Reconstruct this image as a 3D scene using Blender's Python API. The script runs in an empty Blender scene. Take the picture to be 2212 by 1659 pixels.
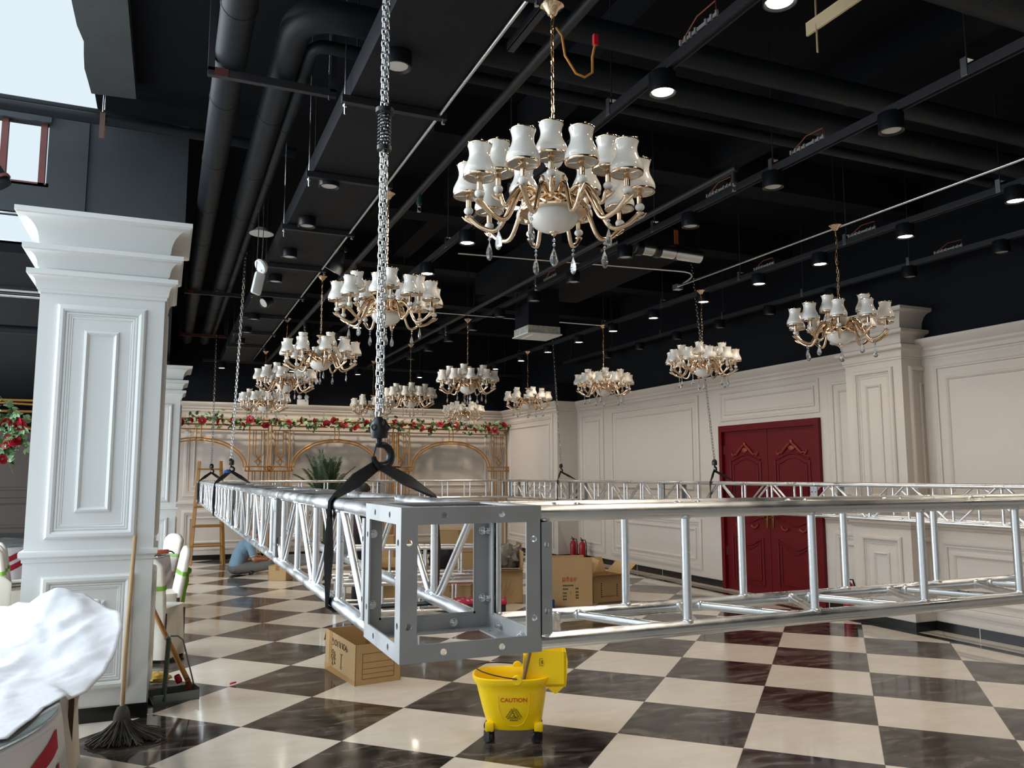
import bpy, bmesh, math, random
from math import sin, cos, pi, radians as R, sqrt
from mathutils import Vector as V, Matrix, Euler, noise

# ---------------------------------------------------------------- camera, world, lights, exposure
scene = bpy.context.scene
COL = scene.collection
CAM_H = 1.683
F_PX, PITCH, YAW, ROLL = 1741.95, 0.1132374, 0.4049787, -0.0017096
fwd = V((sin(YAW)*cos(PITCH), cos(YAW)*cos(PITCH), sin(PITCH)))
rt0 = V((cos(YAW), -sin(YAW), 0)); up0 = rt0.cross(fwd)
rt = rt0*cos(ROLL) + up0*sin(ROLL); up = up0*cos(ROLL) - rt0*sin(ROLL)
cam_data = bpy.data.cameras.new('camera'); cam = bpy.data.objects.new('camera', cam_data)
COL.objects.link(cam)
cam.matrix_world = Matrix(((rt.x, up.x, -fwd.x, 0), (rt.y, up.y, -fwd.y, 0), (rt.z, up.z, -fwd.z, CAM_H), (0, 0, 0, 1)))
cam_data.sensor_width = 36.0; cam_data.lens = 36.0*F_PX/2212.0
cam_data.clip_start = 0.05; cam_data.clip_end = 200
scene.camera = cam

world = bpy.data.worlds.new('world'); scene.world = world; world.use_nodes = True
wb = world.node_tree.nodes['Background']
wb.inputs['Color'].default_value = (0.80, 0.92, 1.0, 1); wb.inputs['Strength'].default_value = 0.95

def area(name, loc, rot, sx, sy, power, col):
    l = bpy.data.lights.new(name, 'AREA'); l.shape = 'RECTANGLE'; l.size = sx; l.size_y = sy
    l.energy = power; l.color = col
    o = bpy.data.objects.new(name, l); COL.objects.link(o); o.location = loc; o.rotation_euler = rot
    return o
# daylight falling through the open skylight, then two added daylight fills unseen at left
area('skylight_daylight', (-3.2, 3.6, 5.6), (0, 0, 0), 4.6, 7.0, 165, (0.80, 0.92, 1.0))
area('side_daylight_fill', (-5.2, 9.5, 1.95), (0, -pi/2, 0), 3.2, 13.0, 330, (0.84, 0.93, 1.0))  # added unseen panel standing in for daylight from the left
area('rear_daylight_fill', (-6.9, 12.0, 4.6), (0, R(-50), 0), 6.0, 14.0, 2000, (0.84, 0.93, 1.0))  # added tilted panel, out of view, to brighten the left floor

scene.view_settings.view_transform = 'Standard'; scene.view_settings.look = 'None'
scene.view_settings.gamma = 1.0; scene.view_settings.use_curve_mapping = False
scene.view_settings.exposure = 0.0
scene.cycles.use_denoising = True
scene.cycles.max_bounces = 7; scene.cycles.diffuse_bounces = 4; scene.cycles.glossy_bounces = 4
scene.cycles.transmission_bounces = 5; scene.cycles.sample_clamp_indirect = 4.0
scene.cycles.caustics_reflective = False; scene.cycles.caustics_refractive = False

# ---------------------------------------------------------------- helpers
random.seed(7)
def lin(c):
    c = c/255.0
    return c/12.92 if c <= 0.04045 else ((c+0.055)/1.055)**2.4
def rgb(r, g, b): return (lin(r), lin(g), lin(b), 1.0)

MATS = {}
def mat(name, col, rough=0.5, metal=0.0, var=0.0, vscale=8.0, bump=0.0, bscale=40.0, spec=0.5, emit=None, estr=0.0,
        trans=0.0, ior=1.45, coat=0.0, stretch=None, alpha=1.0, subsurface=0.0, rvar=0.0):
    if name in MATS: return MATS[name]
    m = bpy.data.materials.new(name); m.use_nodes = True
    nt = m.node_tree; b = nt.nodes['Principled BSDF']
    b.inputs['Base Color'].default_value = col; b.inputs['Roughness'].default_value = rough
    b.inputs['Metallic'].default_value = metal; b.inputs['Specular IOR Level'].default_value = spec
    b.inputs['Transmission Weight'].default_value = trans; b.inputs['IOR'].default_value = ior
    b.inputs['Coat Weight'].default_value = coat; b.inputs['Alpha'].default_value = alpha
    if emit: b.inputs['Emission Color'].default_value = emit; b.inputs['Emission Strength'].default_value = estr
    if var or bump or rvar:
        tc = nt.nodes.new('ShaderNodeTexCoord'); src = tc.outputs['Object']
        if stretch:
            mp = nt.nodes.new('ShaderNodeMapping'); mp.inputs['Scale'].default_value = stretch
            nt.links.new(src, mp.inputs['Vector']); src = mp.outputs['Vector']
    if var or rvar:
        n = nt.nodes.new('ShaderNodeTexNoise'); n.inputs['Scale'].default_value = vscale; n.inputs['Detail'].default_value = 5
        nt.links.new(src, n.inputs['Vector'])
        if var:
            mx = nt.nodes.new('ShaderNodeMix'); mx.data_type = 'RGBA'; mx.inputs['A'].default_value = tuple(c*(1-var) for c in col[:3])+(1,)
            mx.inputs['B'].default_value = tuple(min(1, c*(1+var)) for c in col[:3])+(1,)
            nt.links.new(n.outputs['Fac'], mx.inputs['Factor']); nt.links.new(mx.outputs['Result'], b.inputs['Base Color'])
        if rvar:
            mr = nt.nodes.new('ShaderNodeMapRange'); mr.inputs['From Min'].default_value = .3; mr.inputs['From Max'].default_value = .7
            mr.inputs['To Min'].default_value = max(.02, rough-rvar); mr.inputs['To Max'].default_value = rough+rvar
            nt.links.new(n.outputs['Fac'], mr.inputs['Value']); nt.links.new(mr.outputs['Result'], b.inputs['Roughness'])
    if bump:
        n2 = nt.nodes.new('ShaderNodeTexNoise'); n2.inputs['Scale'].default_value = bscale; n2.inputs['Detail'].default_value = 4
        nt.links.new(src, n2.inputs['Vector'])
        bp = nt.nodes.new('ShaderNodeBump'); bp.inputs['Strength'].default_value = bump; bp.inputs['Distance'].default_value = 0.01
        nt.links.new(n2.outputs['Fac'], bp.inputs['Height']); nt.links.new(bp.outputs['Normal'], b.inputs['Normal'])
    MATS[name] = m
    return m

class MB:
    """collects shapes and links them as one mesh object"""
    def __init__(s): s.v = []; s.f = []
    def add(s, vs, fs, M=None):
        k = len(s.v)
        s.v += [tuple(M @ V(p)) if M is not None else tuple(p) for p in vs]
        s.f += [tuple(i+k for i in f) for f in fs]
        return s
    def box(s, c, d, M=None, bev=0.0):
        x, y, z = c; a, b, h = d[0]/2, d[1]/2, d[2]/2
        if bev > 0:
            e = min(bev, a*.9, b*.9, h*.9)
            bm = bmesh.new(); bmesh.ops.create_cube(bm, size=1)
            for q in bm.verts: q.co = V((x+q.co.x*d[0], y+q.co.y*d[1], z+q.co.z*d[2]))
            bmesh.ops.bevel(bm, geom=list(bm.edges), offset=e, segments=2, profile=.5, affect='EDGES')
            bm.verts.index_update()
            s.add([q.co for q in bm.verts], [[q.index for q in f.verts] for f in bm.faces], M); bm.free(); return s
        vs = [(x+i*a, y+j*b, z+k*h) for k in (-1, 1) for j in (-1, 1) for i in (-1, 1)]
        return s.add(vs, [(0, 2, 3, 1), (4, 5, 7, 6), (0, 1, 5, 4), (2, 6, 7, 3), (0, 4, 6, 2), (1, 3, 7, 5)], M)
    def bx(s, x0, x1, y0, y1, z0, z1, M=None, bev=0): return s.box(((x0+x1)/2, (y0+y1)/2, (z0+z1)/2), (abs(x1-x0), abs(y1-y0), abs(z1-z0)), M, bev)
    def tube(s, pts, r, n=10, cap=True, closed=False, M=None, flat=None, upv=None):
        pts = [V(p) for p in pts]; m = len(pts); vs = []; fs = []
        rs = r if isinstance(r, (list, tuple)) else [r]*m
        tang = []
        for i in range(m):
            if closed: t = pts[(i+1) % m]-pts[i-1]
            else: t = pts[min(i+1, m-1)]-pts[max(i-1, 0)]
            tang.append(t.normalized())
        a = upv or (V((0, 0, 1)) if abs(tang[0].z) < .9 else V((1, 0, 0)))
        nrm = (a - tang[0]*a.dot(tang[0])).normalized()
        for i in range(m):
            nrm = (nrm - tang[i]*nrm.dot(tang[i]))
            if nrm.length < 1e-6: nrm = tang[i].orthogonal()
            nrm.normalize(); bi = tang[i].cross(nrm)
            for k in range(n):
                an = 2*pi*k/n + (pi/n if n == 4 else 0)
                ca, sa = cos(an), sin(an)
                if flat: vs.append(pts[i]+nrm*ca*flat[0]+bi*sa*flat[1])
                else: vs.append(pts[i]+(nrm*ca+bi*sa)*rs[i])
        L = m if closed else m-1
        for i in range(L):
            j = (i+1) % m
            for k in range(n):
                k2 = (k+1) % n
                fs.append((i*n+k, i*n+k2, j*n+k2, j*n+k))
        if cap and not closed:
            fs.append(tuple(range(n-1, -1, -1))); fs.append(tuple((m-1)*n+k for k in range(n)))
        return s.add(vs, fs, M)
    def lathe(s, prof, n=24, M=None, close=False):
        vs = []; fs = []
        m = len(prof)
        for (r, z) in prof:
            for k in range(n):
                a = 2*pi*k/n; vs.append((max(r, 1e-4)*cos(a), max(r, 1e-4)*sin(a), z))
        for i in range(m if close else m-1):
            j = (i+1) % m
            for k in range(n):
                k2 = (k+1) % n; fs.append((i*n+k, i*n+k2, j*n+k2, j*n+k))
        return s.add(vs, fs, M)
    def ball(s, c, r, n=12, m=8, sc=(1, 1, 1), M=None):
        prof = [(sin(pi*i/m)*r, -cos(pi*i/m)*r) for i in range(m+1)]
        T = Matrix.Translation(V(c)) @ Matrix.Diagonal((sc[0], sc[1], sc[2], 1))
        return s.lathe(prof, n, (M @ T) if M is not None else T)
    def prism(s, poly, h0, h1, M=None):
        n = len(poly)
        vs = [(p[0], p[1], h0) for p in poly]+[(p[0], p[1], h1) for p in poly]
        fs = [tuple(range(n-1, -1, -1)), tuple(range(n, 2*n))]+[(i, (i+1) % n, n+(i+1) % n, n+i) for i in range(n)]
        return s.add(vs, fs, M)
    def grid(s, fn, nu, nv, M=None):
        vs = [fn(i/nu, j/nv) for j in range(nv+1) for i in range(nu+1)]
        fs = [(j*(nu+1)+i, j*(nu+1)+i+1, (j+1)*(nu+1)+i+1, (j+1)*(nu+1)+i) for j in range(nv) for i in range(nu)]
        return s.add(vs, fs, M)
    def frame(s, o, u, v, n, w, h, prof):
        """mitred picture-frame moulding: prof = [(inset, height)]"""
        o, u, v, n = V(o), V(u), V(v), V(n); vs = []; fs = []; m = len(prof)
        for (i, ht) in prof:
            for (a, b) in ((i, i), (w-i, i), (w-i, h-i), (i, h-i)): vs.append(o+u*a+v*b+n*ht)
        for k in range(m-1):
            for c in range(4):
                d = (c+1) % 4; fs.append((k*4+c, k*4+d, (k+1)*4+d, (k+1)*4+c))
        return s.add(vs, fs)
    def band(s, path, prof, closed=False):
        """horizontal moulding along an XY path; prof = [(out, z)], out is to the left of travel"""
        P = [V((p[0], p[1])) for p in path]; n = len(P); m = len(prof); vs = []; fs = []
        for i in range(n):
            def nr(a, b):
                d = (b-a).normalized(); return V((-d.y, d.x))
            if closed: n1 = nr(P[i-1], P[i]); n2 = nr(P[i], P[(i+1) % n])
            else:
                n1 = nr(P[max(i-1, 0)], P[max(i, 1)]) if i > 0 else nr(P[0], P[1])
                n2 = nr(P[i], P[i+1]) if i < n-1 else n1
            mv = (n1+n2); mv = mv/max(.2, (1+n1.dot(n2)))
            for (o, z) in prof: vs.append((P[i].x+mv.x*o, P[i].y+mv.y*o, z))
        for i in range(n if closed else n-1):
            j = (i+1) % n
            for k in range(m-1): fs.append((i*m+k, j*m+k, j*m+k+1, i*m+k+1))
        return s.add(vs, fs)
    def strap(s, P, w, th, axis=(0, 1, 0), closed=True):
        """flat webbing band of half width w along a path; its width runs along axis"""
        P = [V(p) for p in P]; n = len(P); vs = []; fs = []; ax = axis if isinstance(axis, list) else [axis]*n
        ws = w if isinstance(w, (list, tuple)) else [w]*n
        for i in range(n):
            t = (P[(i+1) % n]-P[i-1]) if closed or 0 < i < n-1 else (P[1]-P[0] if i == 0 else P[-1]-P[-2])
            a = V(ax[i]).normalized(); nn = t.normalized().cross(a).normalized(); a = nn.cross(t.normalized()).normalized()
            for (sa, sn) in ((-1, -1), (1, -1), (1, 1), (-1, 1)): vs.append(P[i]+a*sa*ws[i]+nn*sn*th)
        for i in range(n if closed else n-1):
            j = (i+1) % n
            for k in range(4): fs.append((i*4+k, i*4+(k+1) % 4, j*4+(k+1) % 4, j*4+k))
        if not closed: fs += [(3, 2, 1, 0), tuple((n-1)*4+k for k in range(4))]
        return s.add(vs, fs)
    def mesh(s, name, m, smooth=40):
        me = bpy.data.meshes.new(name); me.from_pydata(s.v, [], s.f); me.update()
        bm = bmesh.new(); bm.from_mesh(me); bmesh.ops.recalc_face_normals(bm, faces=bm.faces); bm.to_mesh(me); bm.free()
        if smooth:
            for p in me.polygons: p.use_smooth = True
            me.set_sharp_from_angle(angle=R(smooth))
        if m: me.materials.append(m)
        return me
    def build(s, name, m, parent=None, smooth=40, loc=None):
        return link(name, s.mesh(name, m, smooth), parent, loc)

def link(name, me, parent=None, loc=None, M=None):
    o = bpy.data.objects.new(name, me); COL.objects.link(o)
    if parent is not None: o.parent = parent
    if M is not None: o.matrix_local = M
    elif loc is not None: o.location = loc
    return o
def thing(name, label, cat, loc=(0, 0, 0), rz=0.0, group=None):
    o = bpy.data.objects.new(name, None); COL.objects.link(o); o.empty_display_size = .1
    o.location = loc; o.rotation_euler = (0, 0, rz); o['label'] = label; o['category'] = cat
    if group: o['group'] = group
    return o
def tag(o, label, cat, group=None, kind=None):
    o['label'] = label; o['category'] = cat
    if group: o['group'] = group
    if kind: o['kind'] = kind
    return o
def struct(name, mb, m, smooth=30, label=None):
    o = mb.build(name, m, None, smooth); o['kind'] = 'structure'
    if label: o['label'] = label
    return o
def copy_tree(o, parent=None):
    c = o.copy(); COL.objects.link(c)
    if parent is not None: c.parent = parent
    for ch in list(o.children): copy_tree(ch, c)
    return c
def TR(*p): return Matrix.Translation(V(p))
def RZ(a): return Matrix.Rotation(a, 4, 'Z')
def RX(a): return Matrix.Rotation(a, 4, 'X')
def RY(a): return Matrix.Rotation(a, 4, 'Y')
def align(a, b):
    """matrix taking +Z to the direction a->b, origin at a"""
    d = (V(b)-V(a)); q = d.to_track_quat('Z', 'Y')
    return Matrix.Translation(V(a)) @ q.to_matrix().to_4x4()
ORD = ['first', 'second', 'third', 'fourth', 'fifth', 'sixth', 'seventh', 'eighth', 'ninth', 'tenth', 'eleventh', 'twelfth', 'thirteenth', 'fourteenth']

# ---------------------------------------------------------------- materials
M_wall = mat('wall_paint', rgb(203, 194, 185), .55, var=.03, vscale=1.5, bump=.05, bscale=60)
M_pil = mat('pillar_paint', rgb(225, 226, 224), .45, var=.02, vscale=2)
M_base = mat('black_baseboard', rgb(22, 21, 20), .25)
M_black = mat('black_ceiling_paint', rgb(17, 19, 24), .85, spec=.2, var=.25, vscale=1.2, bump=.25, bscale=25)
M_blackmetal = mat('black_painted_steel', rgb(28, 28, 32), .5, var=.2, vscale=6)
M_pipe = mat('black_pipe_lagging', rgb(27, 31, 36), .5, spec=.25, var=.22, vscale=4, bump=.25, bscale=9)
M_duct = mat('black_duct_board', rgb(25, 26, 30), .65, spec=.2, var=.25, vscale=3, bump=.3, bscale=14)
M_alu = mat('brushed_aluminium', (0.76, 0.77, 0.78, 1), .34, 1.0, var=.10, vscale=7, rvar=.10, bump=.05, bscale=60)
M_aluflat = mat('mill_finish_aluminium_plate', (0.40, 0.40, 0.40, 1), .5, .6, var=.16, vscale=9, rvar=.12, bump=.05, bscale=50)
M_steel = mat('galvanised_steel', (0.72, 0.74, 0.75, 1), .25, 1.0, var=.1, vscale=30)
M_gold = mat('polished_gold', (0.85, 0.65, 0.46, 1), .16, 1.0, var=.05, vscale=20)
M_goldtube = mat('gold_painted_tube', rgb(176, 124, 58), .35, .55)
M_glassw = mat('opal_glass', rgb(242, 237, 229), .12, var=.02, vscale=12, coat=.6)
M_crystal = mat('clear_crystal', (0.95, 0.96, 0.97, 1), .02, trans=.85, ior=1.5, spec=.9)
M_strap = mat('black_webbing', rgb(19, 20, 24), .6, bump=.2, bscale=120)
M_blackplastic = mat('black_plastic', rgb(20, 22, 26), .35)
M_red = mat('deep_red_door_paint', rgb(92, 8, 16), .45, var=.12, vscale=5, spec=.25)
M_brass = mat('antique_brass', rgb(130, 96, 48), .3, .9)
M_card = mat('brown_cardboard', rgb(180, 148, 104), .8, var=.07, vscale=5)
M_cardin = mat('brown_cardboard_inside', rgb(140, 100, 62), .85, var=.07, vscale=5)
M_white = mat('white_plastic', rgb(225, 226, 224), .4)
M_cloth = mat('white_tablecloth', rgb(212, 212, 216), .8, var=.02, vscale=6, bump=.15, bscale=30)
M_chaircloth = mat('ivory_chair_cover', rgb(214, 207, 195), .85, var=.04, vscale=6, bump=.2, bscale=25)
M_green = mat('green_satin_ribbon', rgb(108, 160, 42), .4)
M_wood = mat('raw_wood', rgb(178, 150, 112), .6, var=.15, vscale=10, stretch=(6, 6, .6))
M_woodleg = mat('dark_stained_wood', rgb(70, 38, 20), .5)
M_yellow = mat('yellow_plastic', rgb(255, 212, 8), .35, var=.05, vscale=5)
M_crimson = mat('crimson_fabric', rgb(160, 14, 46), .7)
# ---------------------------------------------------------------- floor
def floor_material():
    m = bpy.data.materials.new('checkered_marble_tiles'); m.use_nodes = True; nt = m.node_tree; N = nt.nodes; L = nt.links
    b = N['Principled BSDF']
    tc = N.new('ShaderNodeTexCoord'); sep = N.new('ShaderNodeSeparateXYZ'); L.new(tc.outputs['Object'], sep.inputs[0])
    def dot(vx, vy, off):
        d = N.new('ShaderNodeVectorMath'); d.operation = 'DOT_PRODUCT'; d.inputs[1].default_value = (vx, vy, 0)
        L.new(tc.outputs['Object'], d.inputs[0]); a = N.new('ShaderNodeMath'); a.operation = 'ADD'; a.inputs[1].default_value = off
        L.new(d.outputs['Value'], a.inputs[0]); return a.outputs[0]
    def math_(op, a, b_=None, c=None):
        q = N.new('ShaderNodeMath'); q.operation = op
        for i, x in enumerate((a, b_, c)):
            if x is None: continue
            if isinstance(x, (int, float)): q.inputs[i].default_value = x
            else: L.new(x, q.inputs[i])
        return q.outputs[0]
    k = sqrt(.5)/.8; ox, oy = 2.81154, 4.80768
    u = dot(k, -k, -(ox*k-oy*k)); v = dot(k, k, -(ox*k+oy*k))
    fu = math_('FLOOR', u); fv = math_('FLOOR', v)
    par = math_('FLOORED_MODULO', math_('ADD', fu, fv), 2.0)          # 0 dark, 1 cream
    # per tile random
    cmb = N.new('ShaderNodeCombineXYZ'); L.new(fu, cmb.inputs[0]); L.new(fv, cmb.inputs[1])
    wn = N.new('ShaderNodeTexWhiteNoise'); wn.noise_dimensions = '3D'; L.new(cmb.outputs[0], wn.inputs['Vector'])
    off = N.new('ShaderNodeVectorMath'); off.operation = 'MULTIPLY_ADD'; off.inputs[1].default_value = (7, 7, 7)
    L.new(wn.outputs['Color'], off.inputs[0]); L.new(tc.outputs['Object'], off.inputs[2])
    mp = N.new('ShaderNodeMapping'); mp.inputs['Rotation'].default_value = (0, 0, R(35)); mp.inputs['Scale'].default_value = (1.2, 3.2, 1)
    L.new(off.outputs[0], mp.inputs['Vector'])
    nz = N.new('ShaderNodeTexNoise'); nz.inputs['Scale'].default_value = 2.3; nz.inputs['Detail'].default_value = 8; nz.inputs['Distortion'].default_value = .9
    nz.inputs['Roughness'].default_value = .62
    L.new(mp.outputs[0], nz.inputs['Vector'])
    dk = N.new('ShaderNodeValToRGB'); e = dk.color_ramp.elements
    e[0].position = .41; e[0].color = rgb(34, 29, 26); e[1].position = .55; e[1].color = rgb(70, 63, 57)
    x = dk.color_ramp.elements.new(.64); x.color = rgb(104, 97, 90)
    L.new(nz.outputs['Fac'], dk.inputs[0])
    lt = N.new('ShaderNodeValToRGB'); e = lt.color_ramp.elements
    e[0].position = .3; e[0].color = rgb(214, 203, 188); e[1].position = .7; e[1].color = rgb(226, 217, 204)
    L.new(nz.outputs['Fac'], lt.inputs[0])
    # plain border along the panelled walls: dark line, then cream strip
    bx_ = math_('GREATER_THAN', sep.outputs[0], 7.40); bx2 = math_('GREATER_THAN', sep.outputs[0], 7.53)
    par2 = math_('MULTIPLY', par, math_('SUBTRACT', 1.0, bx_)); par3 = math_('MAXIMUM', par2, bx2)
    mx = N.new('ShaderNodeMix'); mx.data_type = 'RGBA'; L.new(par3, mx.inputs['Factor']); L.new(dk.outputs[0], mx.inputs['A']); L.new(lt.outputs[0], mx.inputs['B'])
    # thin joints
    def edge(t):
        fr = math_('FRACT', t); return math_('MINIMUM', fr, math_('SUBTRACT', 1.0, fr))
    ed = math_('LESS_THAN', math_('MINIMUM', edge(u), edge(v)), .0035)
    mj = N.new('ShaderNodeMix'); mj.data_type = 'RGBA'; L.new(math_('MULTIPLY', ed, .6), mj.inputs['Factor']); L.new(mx.outputs['Result'], mj.inputs['A']); mj.inputs['B'].default_value = rgb(96, 88, 80)
    # dried dust and mop smears
    d1 = N.new('ShaderNodeTexNoise'); d1.inputs['Scale'].default_value = .9; d1.inputs['Detail'].default_value = 6; d1.inputs['Distortion'].default_value = 1.6
    L.new(tc.outputs['Object'], d1.inputs['Vector'])
    dr = N.new('ShaderNodeMapRange'); dr.inputs['From Min'].default_value = .54; dr.inputs['From Max'].default_value = .78; dr.inputs['To Max'].default_value = .3
    L.new(d1.outputs['Fac'], dr.inputs['Value'])
    md = N.new('ShaderNodeMix'); md.data_type = 'RGBA'; L.new(dr.outputs[0], md.inputs['Factor']); L.new(mj.outputs['Result'], md.inputs['A']); md.inputs['B'].default_value = rgb(165, 157, 148)
    L.new(md.outputs['Result'], b.inputs['Base Color'])
    rr = N.new('ShaderNodeMapRange'); rr.inputs['From Min'].default_value = .4; rr.inputs['From Max'].default_value = .75; rr.inputs['To Min'].default_value = .07; rr.inputs['To Max'].default_value = .3
    L.new(d1.outputs['Fac'], rr.inputs['Value']); L.new(rr.outputs[0], b.inputs['Roughness'])
    return m
mb = MB(); mb.bx(-9.5, 9.0, -5, 27, -.12, 0)
struct('floor', mb, floor_material(), 0)

# ---------------------------------------------------------------- walls
XW = 7.84; XF = 7.37; YR = 14.84; YB = 17.7; DY0, DY1, DZ = 8.07, 10.14, 2.43
ZT = 3.2
mb = MB()
mb.bx(XW, XW+.2, -5, DY0, 0, ZT-.02); mb.bx(XW, XW+.2, DY1, YR+.2, 0, ZT-.02); mb.bx(XW, XW+.2, DY0, DY1, DZ, ZT-.02)
mb.bx(XF, XW+.2, YR, YB+.2, 0, ZT-.02)
wall_right = struct('wall_right', mb, M_wall)
CORN = [(0, 2.985), (.012, 2.985), (.014, 3.0), (.03, 3.01), (.035, 3.05), (.06, 3.075), (.065, 3.1), (.095, 3.13), (.12, 3.165), (.125, 3.175), (.125, 3.2), (0, 3.2)]
RAIL = [(0, 1.09), (.012, 1.095), (.014, 1.115), (.03, 1.13), (.034, 1.16), (.028, 1.175), (0, 1.178)]
path_r = [(XW, -5), (XW, YR), (XF, YR), (XF, YB), (-.3, YB)]
mb = MB(); mb.band(path_r, CORN); c = struct('trim_1', mb, M_wall)
mb = MB()
mb.band([(XW, -5), (XW, DY0-.02)], RAIL); mb.band([(XW, DY1+.02), (XW, YR), (XF, YR), (XF, YB), (-.3, YB)], RAIL); struct('trim_2', mb, M_wall)
mb = MB(); BASEP = [(0, 0), (.014, 0), (.014, .1), (0, .1)]
mb.band([(XW, -5), (XW, DY0-.03)], BASEP); mb.band([(XW, DY1+.03), (XW, YR), (XF, YR), (XF, YB), (-.3, YB)], BASEP)
struct('baseboard_right', mb, M_base)
mb = MB()
for y in (1.2, 2.0, 2.8, 3.6, 4.4, 5.2, 5.98, 7.7, 11.0, 11.8, 12.6, 13.4, 14.2): mb.bx(XW-.0148, XW, y-.003, y+.003, 0, .1)
mb.build('tile_joint', M_pil, bpy.data.objects['baseboard_right'], 0)
FR2 = [(0, 0), (.004, .016), (.02, .022), (.034, .014), (.04, .006), (.044, 0)]
FR1 = [(0, 0), (.004, .02), (.03, .032), (.06, .026), (.075, .014), (.082, .02), (.095, .016), (.10, 0)]
mb = MB()
def pan(y0, y1, z0, z1, x=XW, big=True, inner=None):
    mb.frame((x, y0, z0), (0, 1, 0), (0, 0, 1), (-1, 0, 0), y1-y0, z1-z0, FR1 if big else FR2)
    if inner: mb.frame((x, y0+inner, z0+inner), (0, 1, 0), (0, 0, 1), (-1, 0, 0), y1-y0-2*inner, z1-z0-2*inner, FR2)
pan(3.0, 6.40, 1.27, 2.95, inner=.19); pan(-1.0, 2.7, 1.27, 2.95, inner=.19)
pan(7.36, 7.93, 1.27, 2.93, inner=.16); pan(DY0, DY1, 2.50, 2.95, big=False, inner=.09)
pan(10.68, 13.50, 1.27, 2.96, inner=.18); pan(13.74, 14.72, 1.27, 2.96, inner=.17)
pan(15.02, 17.5, 1.27, 2.96, x=XF, inner=.18)
for (a, b_, x) in ((3.0, 6.40, XW), (-1, 2.7, XW), (7.36, 7.93, XW), (10.68, 13.5, XW), (13.74, 14.72, XW), (15.02, 17.5, XF)): pan(a, b_, .2, 1.0, x=x, inner=.15)
mb.build('panel_moulding', M_wall, wall_right, 40)
# back wall
mb = MB(); mb.bx(-.6, XF, YB, YB+.2, 0, ZT-.02); wall_back = struct('wall_back', mb, M_wall)
mb = MB()
def panb(x0, x1, z0, z1, inner=.18, y=YB):
    mb.frame((x0, y, z0), (1, 0, 0), (0, 0, 1), (0, -1, 0), x1-x0, z1-z0, FR1)
    if inner: mb.frame((x0+inner, y, z0+inner), (1, 0, 0), (0, 0, 1), (0, -1, 0), x1-x0-2*inner, z1-z0-2*inner, FR2)
for (a, b_) in ((.35, 2.1), (2.3, 4.6), (4.8, 7.1)): panb(a, b_, 1.27, 2.95); panb(a, b_, .2, 1.0, .14)
mb.build('panel_moulding', M_wall, wall_back, 40)
mb = MB(); mb.bx(-.6, XW+.3, YB-.0, YB+.25, ZT-.02, 5.0); mb.bx(XW, XW+.25, -5, YB, ZT-.02, 5.0); mb.bx(XF, XW, YR, YB, ZT-.02, 3.6)
struct('wall_upper', mb, M_black)
mb = MB(); mb.bx(-1.0, XW+.2, -5.2, -5, 0, 3.2); struct('wall_front', mb, M_wall)
mb = MB(); mb.bx(-1.0, XW+.2, -5.2, -5, 3.2, 5.0); struct('wall_front_upper', mb, M_black)
# left rear wing: brown panelled wall far behind the pillar
M_brown = mat('brown_wall_panelling', rgb(98, 86, 78), .6, var=.05, vscale=2)
mb = MB(); mb.bx(-9.5, -.3, 26.5, 26.7, 0, 2.95); wl = struct('wall_left', mb, M_brown)
mb = MB()
for k in range(4):
    mb.frame((-9.2+k*2.2, 26.5, 1.3), (1, 0, 0), (0, 0, 1), (0, -1, 0), 2.0, 1.5, FR1)
    mb.frame((-9.2+k*2.2, 26.5, .25), (1, 0, 0), (0, 0, 1), (0, -1, 0), 2.0, .75, FR1)
mb.bx(-9.5, -.3, 26.46, 26.5, 1.1, 1.17)
mb.build('panel_moulding', M_brown, wl, 40)
mb = MB(); mb.bx(-9.5, -.3, 26.47, 26.5, 0, .12); struct('baseboard_left', mb, M_base)
mb = MB(); mb.bx(-9.5, -.3, 26.5, 26.7, 2.95, 3.75); mb.bx(-.5, -.3, 17.9, 26.5, 0, 3.75)
struct('wall_rear', mb, M_black)

# ---------------------------------------------------------------- ceiling
mb = MB()
mb.bx(-.70, 8.1, -5, 18, 5.0, 5.2)
mb.bx(-4.6, -.60, 8.0, 26.7, 3.62, 3.72)
mb.bx(-.70, .0, 8.1, 18, 3.72, 5.0)
for y in (2.0, 6.5, 8.6, 10.9, 13.2, 15.5): mb.bx(2.0, XW, y-.15, y+.15, 4.62, 5.0)
for x in (2.9, 5.0): mb.bx(x-.12, x+.12, -3, 17.7, 4.72, 5.0)
struct('ceiling', mb, M_black)
M_board = mat('torn_dark_boarding', rgb(66, 70, 72), .75, var=.3, vscale=2.2, bump=.3, bscale=12)
mb = MB()
# ragged edge of the boarding along the skylight
rng = random.Random(3); n = 44; pts = []
for i in range(n+1):
    y = -2.5+i*(9.78)/n; pts.append((-.70+rng.uniform(-.014, .02)-(.02 if i % 7 == 0 else 0), y))
poly = pts+[(-.36+rng.uniform(0, .01), 7.25), (-.37, 4), (-.36, -2.5)]
mb.prism(poly, 4.86, 4.99)
struct('trim_3', mb, M_board)
M_sideboard = mat('grey_black_side_boarding', rgb(54, 59, 64), .7, var=.25, vscale=1.4, bump=.35, bscale=8)
mb = MB(); mb.bx(-1.08, .08, 8.0, 8.1, 3.72, 5.0); mb.bx(-.84, -.76, 7.98, 8.0, 3.72, 4.98)
mb.bx(-4.5, -1.08, 8.0, 8.1, 4.83, 5.0); mb.bx(-4.5, -1.08, 8.0, 8.1, 3.98, 4.26)
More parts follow.
